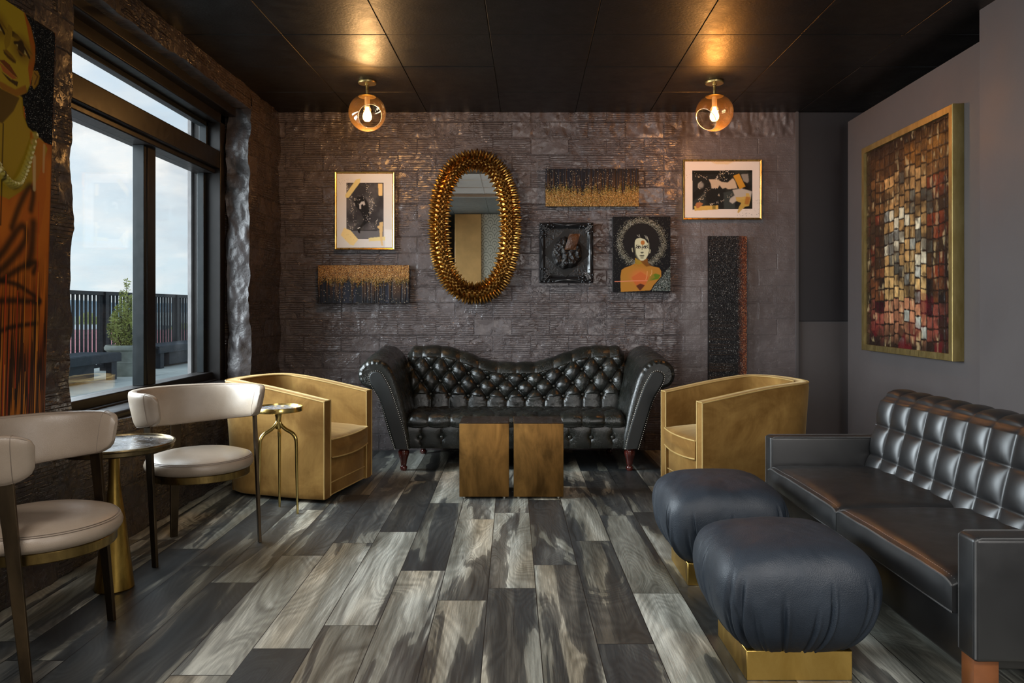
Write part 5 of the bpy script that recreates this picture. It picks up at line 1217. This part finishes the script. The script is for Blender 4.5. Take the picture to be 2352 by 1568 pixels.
# ---- spiked oval mirror
def spiked_mirror():
    k = (YB-.06)/YB; X = WX(1090)*k; cz = EYE-(520-HY)/F*(YB-.06); hz = .60
    t = thing('spiked_mirror', (X, YB-.02, cz-hz), 0, 'tall oval mirror in a gold frame covered with spikes', 'mirror')
    A, B = .288, .545; tr = .070
    def cen(th): c, s = math.cos(th), math.sin(th); e = .88; return Vector((A*np.sign(c)*abs(c)**e, 0, B*np.sign(s)*abs(s)**e))
    m = MB(); n = 120; P = []; fr_ = []
    for i in range(n):
        th = 2*PI*i/n; c = cen(th); tg = (cen(th+.01)-cen(th-.01)).normalized(); out = Vector((tg.z, 0, -tg.x))
        if out.dot(c) < 0: out = -out
        fr_.append((c, out)); P.append([c+out*(tr*math.cos(q))*.92+Vector((0, -.012-tr*.62*math.sin(q), hz)) for q in np.linspace(0, 2*PI, 20, endpoint=False)])
    m.grid([[list(v) for v in r] for r in P], cu=True, cv=True)
    per = [0]
    L = 1200; pts = [cen(2*PI*i/L) for i in range(L+1)]
    for i in range(L): per.append(per[-1]+(pts[i+1]-pts[i]).length)
    rows = [-.26, .08, .40, .72, 1.02, 1.30, 1.57, 1.84, 2.12, 2.42, 2.74, 3.06, 3.40]
    r = random.Random(2)
    for j, q in enumerate(rows):
        cnt = 72 if j < 5 else (66 if j < 9 else 58)
        for i in range(cnt):
            s = per[-1]*((i+.5*(j % 2))/cnt); idx = min(int(np.searchsorted(per, s)), L); th = 2*PI*idx/L
            c = cen(th); tg = (cen(th+.01)-cen(th-.01)).normalized(); out = Vector((tg.z, 0, -tg.x))
            if out.dot(c) < 0: out = -out
            nrm = (out*math.cos(q)+Vector((0, -1, 0))*math.sin(q)).normalized(); base = c+out*(tr*math.cos(q))*.92+Vector((0, -.012-tr*.62*math.sin(q), hz))
            ln = r.uniform(.034, .046); b0 = .0145; u = tg; w = nrm.cross(u); d2 = (nrm+u*r.uniform(-.12, .12)+w*r.uniform(-.12, .12)).normalized()
            R0 = [base-nrm*.004+(u*math.cos(a)+w*math.sin(a))*b0 for a in np.arange(6)*PI/3]; R1 = [base+d2*ln*.38+(u*math.cos(a)+w*math.sin(a))*b0*.74 for a in np.arange(6)*PI/3]; R2 = [base+d2*ln*.75+(u*math.cos(a)+w*math.sin(a))*b0*.30 for a in np.arange(6)*PI/3]
            m.add(R0+R1+R2+[base+d2*ln], [(a, (a+1) % 6, 6+(a+1) % 6, 6+a) for a in range(6)]+[(6+a, 6+(a+1) % 6, 12+(a+1) % 6, 12+a) for a in range(6)]+[(12+a, 12+(a+1) % 6, 18) for a in range(6)])
    m.build('spiked_frame', m_mirgold, t, ang=50)
    m = MB(); m.cap([((c-o*.055).x, -.030, hz+(c-o*.055).z) for c, o in fr_]); m.build('mirror_glass', m_mirror, t, ang=180)
    m = MB(); m.cap([(c.x*.98, .014, hz+c.z*.98) for c, o in fr_]); m.build('backing', m_black, t)
spiked_mirror()

# ---- big framed mosaic painting on the right partition
def mosaic():
    ya, yb = 4.42, 5.68; off = .065; ang = math.atan(.0406); wd = (yb-ya)/math.cos(ang); zb, zt = .872, 2.368; h = zt-zb
    xm = xr((ya+yb)/2)-off
    # local frame: front faces -Y locally; turn so that it faces -X in the room, local +x runs towards the camera
    t = thing('mosaic_painting', (xm, (ya+yb)/2, zb), -PI/2-ang, 'large framed painting of brown, cream and red brick-like blocks on the right wall', 'painting')
    w = wd; prof = [(0, 1.0), (0, .0), (.06, -.04), (1.0, -.02), (1.0, .35)]
    m = MB(); fw = .042; rings = []
    for t_2, d in prof: a = fw*t_2; rings.append([(-w/2+a, d*off, a), (w/2-a, d*off, a), (w/2-a, d*off, h-a), (-w/2+a, d*off, h-a)])
    m.grid(np.array(rings), cv=True); m.build('frame', m_paleframe, t, smooth=False)
    iw, ih = w-2*fw, h-2*fw; nx, ny = 260, 320; p = Paint(iw, ih, nx, ny, (34, 26, 20)); g = np.random.default_rng(12)
    cols, rows = 16, 18; wx = p.U+.012*(fbm(p.U*3, p.V*5, 3, 3)-.5); wy = p.V+.03*(fbm(p.U*4, p.V*3, 8, 3)-.5)+.006*np.sin(p.U*5)
    ci = np.floor(wx*cols).astype(int).clip(0, cols-1); wy = wy+(g.uniform(-.012, .012, cols))[ci]; ri = np.floor(wy*rows).astype(int).clip(0, rows-1); fx_, fy_ = wx*cols-ci, wy*rows-ri
    ctr = np.exp(-(((np.arange(cols)[:, None]+.5)/cols-.5)/.27)**2)*np.ones((1, rows)); vv = (np.arange(rows)[None, :]+.5)/rows; rnd = g.random((cols, rows)); rn2 = g.random((cols, rows))
    pal = np.zeros((cols, rows, 3))
    for i in range(cols):
        for j in range(rows):
            c, v, a, b = ctr[i, j], vv[0, j], rnd[i, j], rn2[i, j]
            if v > .78: base = (188, 128, 92) if c > .5 else ((128, 66, 52) if a > .4 else (70, 24, 28))
            elif v > .62: base = (196, 158, 100) if c > .5 else ((120, 70, 40) if a > .4 else (44, 34, 30))
            elif v > .36: base = ((206, 196, 168) if a > .7 else (190, 148, 92)) if c > .45 else ((110, 46, 28) if a > .78 else (92, 64, 40))
            elif v > .14: base = (184, 138, 84) if c > .4 else (110, 72, 38)
            else: base = (150, 96, 40) if i > 7 else (96, 62, 34)
            if i > 11 and a > .55 and .2 < v < .75: base = (112, 48, 26)
            if c > .5 and b > .86 and v > .3: base = (190, 190, 176)
            if c > .3 and b < .10: base = (104, 98, 84)
            pal[i, j] = np.array(lin(*base)[:3])*(.50+.75*a)
    col = pal[ci, ri]; gx = np.minimum(fx_, 1-fx_); gy = np.minimum(fy_, 1-fy_); n1 = fbm(p.U*60, p.V*60, 5, 4); n2 = fbm(p.U*16, p.V*22, 6, 4)
    blk = sstep(.02, .14, gx+.12*(n1-.5))*sstep(.02, .11, gy+.12*(n1-.5))
    rim = sstep(.0, .09, np.minimum(np.minimum(p.U, 1-p.U)*1.0, np.minimum(p.V, 1-p.V)*1.2)+.06*(n2-.5))
    c0 = np.array(lin(30, 22, 17)[:3]); c1 = col*(.40+.9*n1[..., None])*(.55+.7*n2[..., None]); p.C = c0+(c1-c0)*(blk*(.25+.75*rim))[..., None]
    n4 = fbm(p.U*11+2, p.V*15, 51, 4); p.put(sstep(.52, .66, n4), (44, 30, 20), .7); p.put(sstep(.30, .0, p.V+.25*(n2-.5))*.6, (70, 42, 20), .5); vg = np.minimum(np.minimum(p.U, 1-p.U), np.minimum(p.V, 1-p.V)*1.4); p.put(sstep(.16, .0, vg+.16*(n4-.5)), (30, 20, 16), .75)
    p.put(sstep(.62, .75, fbm(p.U*30+3, p.V*14, 22, 4))*blk, (214, 190, 140), .35); p.put(sstep(.8, .97, p.V)*sstep(.5, .62, fbm(p.U*8, p.V*10, 3, 3)), (96, 16, 24), .6); p.put(sstep(.6, .7, fbm(p.U*9+1, p.V*9, 41, 3))*sstep(.6, .75, p.U)*sstep(.5, .8, p.V), (104, 12, 26), .55)
    p.D = (blk*.0028+n1*.0045+n4*.003+(g.random((nx, ny))-.5)*.0012)
    o = p.panel('canvas', m_oil, t, .02, (30, 22, 16), y=.022); o.location = (0, 0, fw)
mosaic()

# ---- tall graffiti portrait panel on the left wall, partly outside the picture
def graffiti():
    w, h, y1 = 1.02, 1.66, 3.165; zb = .715; xw = xl(y1-w/2)+.040
    t = thing('graffiti_portrait', (xw, y1-w/2, zb), PI/2-math.atan(.0166), 'tall yellow and orange spray-painted portrait panel with dripping paint on the left wall', 'painting')
    t.rotation_mode = 'QUATERNION'; t.rotation_quaternion = (Matrix.Rotation(PI/2-math.atan(.0166), 4, 'Z') @ Matrix.Rotation(R(2.6), 4, 'Y')).to_quaternion()
    nx, ny = 420, 860; p = Paint(w, h, nx, ny, (164, 82, 20)); p.U = np.interp(p.U, [0, .16, 1], [0, .63, 1.0]); g = np.random.default_rng(6); n = fbm(p.U*7, p.V*7, 3, 4); n2 = fbm(p.U*90, p.V*4, 4, 3)
    X = lambda x: .665+.00272*x; Y = lambda y: .721+(y-708)*.00106; q = lambda L: [(X(x), Y(y)) for x, y in L]
    r1 = g.random((nx, ny)); r2 = g.random((nx, ny))
    p.put(sstep(.40, .7, n), (186, 104, 26), .8); p.put(sstep(.55, .25, n), (120, 44, 12), .7); p.put(sstep(Y(520), Y(760), p.V)*sstep(.34, .48, n2), (20, 10, 6), .94); p.put(sstep(Y(640), Y(920), p.V), (30, 14, 7), .72); p.put(sstep(.60, .68, n2)*sstep(Y(560), Y(800), p.V), (190, 112, 30), .75)
    # black crushed-glass hair round the head
    hair = p.mask_poly(q([(-260, -40), (160, -40), (160, 300), (104, 303), (62, 285), (55, 240), (0, 230), (-120, 260), (-260, 300)]), 0)
    p.put(hair, (13, 12, 12)); p.put(hair*(r1 < .15), (58, 55, 50)); p.put(hair*(r2 < .03), (186, 180, 164)); C0 = p.C.copy()
    # neck and shoulders, in yellow running into orange
    p.poly(q([(-150, 210), (52, 222), (56, 262), (66, 284), (102, 302), (112, 315), (90, 400), (30, 460), (-120, 440), (-240, 330), (-170, 290)]), (150, 124, 26), 3)
    p.poly(q([(70, 290), (105, 304), (112, 420), (100, 520), (50, 520), (80, 400)]), (170, 86, 22), 6, .7); p.poly(q([(5, 222), (46, 226), (34, 262), (12, 300), (0, 300)]), (44, 24, 10), 5, .85)
    # face
    p.poly(q([(-120, 120), (-112, 60), (-80, 18), (-30, 2), (18, 10), (48, 24), (66, 52), (76, 86), (77, 120), (72, 165), (62, 205), (40, 226), (10, 226), (-40, 214), (-90, 180)]), (158, 136, 30), 2)
    p.poly(q([(48, 24), (66, 52), (77, 90), (77, 125), (68, 190), (62, 150), (66, 100), (58, 60)]), (150, 58, 18), 5, .85); p.poly(q([(10, 226), (40, 226), (62, 205), (58, 190), (36, 212), (-10, 210)]), (126, 66, 20), 4, .8)
    p.poly(q([(74, 148), (84, 143), (89, 152), (86, 172), (76, 192), (71, 186)]), (140, 104, 26), 1); p.line(q([(77, 152), (84, 156), (78, 178)]), .004, (60, 34, 10), .8)
    for cx, cy in ((46, 113), (-8, 92)):
        p.poly(q([(cx-20, cy-28), (cx-8, cy-26), (cx+12, cy-14), (cx+27, cy+2), (cx+10, cy-7), (cx-6, cy-15), (cx-20, cy-14)]), (28, 18, 9), 2); p.ell(X(cx+2), Y(cy), .062, .030, (118, 92, 22), .5, .9)
        p.poly(q([(cx-12, cy-3), (cx-2, cy-9), (cx+9, cy-1), (cx+15, cy+9), (cx+2, cy+9)]), (168, 154, 92), 0); p.ell(X(cx), Y(cy), .020, .020, (24, 16, 9), .2); p.line(q([(cx-14, cy-4), (cx-3, cy-11), (cx+9, cy-3), (cx+18, cy+10)]), .006, (24, 15, 8)); p.line(q([(cx-8, cy+8), (cx+8, cy+13)]), .004, (90, 62, 18), .8)
    p.poly(q([(18, 76), (27, 80), (22, 120), (14, 138), (10, 120)]), (120, 94, 22), 4, .7); p.poly(q([(8, 140), (16, 134), (28, 140), (37, 148), (30, 156), (18, 152)]), (98, 68, 18), 3, .9); p.line(q([(12, 144), (20, 148), (34, 152)]), .005, (46, 28, 10), .8)
    p.poly(q([(2, 166), (12, 160), (24, 164), (42, 184), (30, 182), (14, 174)]), (96, 44, 20), 1); p.poly(q([(2, 170), (16, 176), (40, 186), (30, 192), (10, 186)]), (154, 82, 40), 1); p.poly(q([(6, 188), (26, 194), (42, 192), (40, 204), (22, 200)]), (26, 15, 8), 2)
    # beads, drips and sprayed loops
    for i in range(30):
        f = i/29; x = 82-92*f if f < .5 else 36-130*(f-.5); y = 296+130*math.sin(PI*min(f*1.0, 1))**.9; p.ell(X(x), Y(y), .016, .0098, (150, 136, 58), .3); p.ell(X(x+1.5), Y(y-3), .006, .0036, (224, 214, 156), .4); p.D += p.mask_ell(X(x), Y(y), .016, .0098, .3)*.008
    for pts, wd in (([(38, 520), (52, 470), (72, 420), (82, 430), (78, 470)], .016), ([(-20, 640), (20, 580), (52, 520), (66, 516), (66, 545), (40, 590), (0, 640), (-30, 680)], .017), ([(84, 500), (82, 560), (76, 595)], .022), ([(20, 640), (60, 606), (92, 590), (88, 612)], .014), ([(10, 640), (50, 645), (80, 660), (104, 676)], .010), ([(-10, 690), (40, 682), (104, 680)], .013), ([(-20, 770), (40, 742), (98, 730)], .010), ([(-200, 560), (-120, 460), (-60, 600), (-160, 700)], .02)): p.line(catmull(q(pts), 8), wd, (17, 10, 7), .88, .9)
    for i in range(70):
        x = g.uniform(.0, 1.0); y0 = g.uniform(Y(420), Y(860)); p.line([(x, y0), (x+.002, y0+g.uniform(.08, .40))], g.uniform(.0014, .0036), [(15, 8, 5), (36, 14, 7), (204, 130, 40), (176, 60, 20)][int(g.integers(0, 4))], .8)
    p.line(q([(82, 346), (84, 420)]), .009, (196, 178, 128), .7); p.line(q([(104, 310), (104, 372)]), .007, (190, 160, 110), .6); p.line(q([(4, 320), (6, 420)]), .004, (214, 200, 150), .7); p.line(q([(14, 300), (15, 520)]), .004, (16, 9, 6), .8)
    p.D += hair*r1*.006*(np.abs(p.C-C0).sum(-1) < 1e-7); p.D *= sstep(1.0, .992, p.U)*sstep(0, .01, p.V); p.put((p.U > .994)*1.0, (120, 60, 18))
    p.panel('panel', m_varn, t, .030, (96, 40, 12))
graffiti()

# ================================================================== GLOBE CEILING LAMPS
def globe_lamp(loc, d, label, watts, col):
    p = thing('globe_lamp', (loc[0], loc[1], loc[2]), 0, label, 'ceiling lamp', 'amber glass globe lamps')        # origin at the globe's centre
    zc = ZC-loc[2]; Rg = .133
    m = MB(); m.lathe([(.001, zc-.002), (.066, zc-.002), (.0665, zc-.012), (.063, zc-.018), (.02, zc-.020), (.001, zc-.020)], 40); m.build('canopy', m_brass2, p, ang=35)
    m = MB(); m.lathe([(.001, zc-.018), (.0165, zc-.018), (.0165, zc-.030), (.011, zc-.032), (.011, zc-.062), (.0115, zc-.063), (.0115, zc-.066), (.010, zc-.067), (.010, .10), (.001, .10)], 20); m.build('stem', m_brass2, p, ang=35)
    m = MB(); m.lathe([(.001, .122), (.062, .119), (.064, .115), (.060, .112), (.001, .112)], 36); m.build('fitter_disc', m_brass2, p)
    m = MB(); m.lathe([(.001, .112), (.018, .112), (.018, .096), (.0185, .095), (.0185, .045), (.014, .040), (.001, .040)], 24); m.build('socket', m_dull, p, ang=35)
    m = MB(); m.lathe([(.001, .042), (.013, .040), (.016, .020), (.028, -.005), (.033, -.025), (.030, -.045), (.018, -.060), (.001, -.064)], 28); m.build('bulb', m_bulb, p)
    D = Vector(d).normalized(); U = D.orthogonal().normalized(); W_ = D.cross(U); cap = R(38.5)
    P = [[D*(Rg*math.cos(a))+(U*math.cos(q)+W_*math.sin(q))*(Rg*math.sin(a)) for q in np.linspace(0, 2*PI, 72, endpoint=False)] for a in np.linspace(cap, PI-.001, 48)]
    m = MB(); m.grid([[list(v) for v in r] for r in P], cv=True); g = m.build('globe', m_globe, p, ang=180)
    so = g.modifiers.new('wall', 'SOLIDIFY'); so.thickness = .0025; so.offset = -1
    m = MB(); q = [D*(Rg*math.cos(cap))+(U*math.cos(a)+W_*math.sin(a))*(Rg*math.sin(cap)) for a in np.linspace(0, 2*PI, 73)]; m.tube(q, .0022, 8, caps=False); m.build('rim', m_rim, g)
    ld = bpy.data.lights.new('bulb_light', 'POINT'); lo = bpy.data.objects.new('bulb_light', ld); COL.objects.link(lo); lo.parent = p; lo.location = (0, 0, -.085)
    ld.energy = watts; ld.color = col; ld.shadow_soft_size = .012
m_brass2 = mat_metal('satin_brass', (.50, .35, .13, 1), (.62, .45, .19, 1), .38, 12)
globe_lamp(((843.5-CX)/F*5.47, 5.47, EYE+(HY-259)/F*5.47), (.35, -.83, -.43), 'amber glass globe ceiling lamp on the left, its opening facing forward', 20, (1.0, .55, .21))
globe_lamp(((1641-CX)/F*5.47, 5.47, EYE+(HY-258.5)/F*5.47), (-.69, -.43, -.58), 'amber glass globe ceiling lamp on the right, its opening tilted to the left', 20, (1.0, .43, .11))
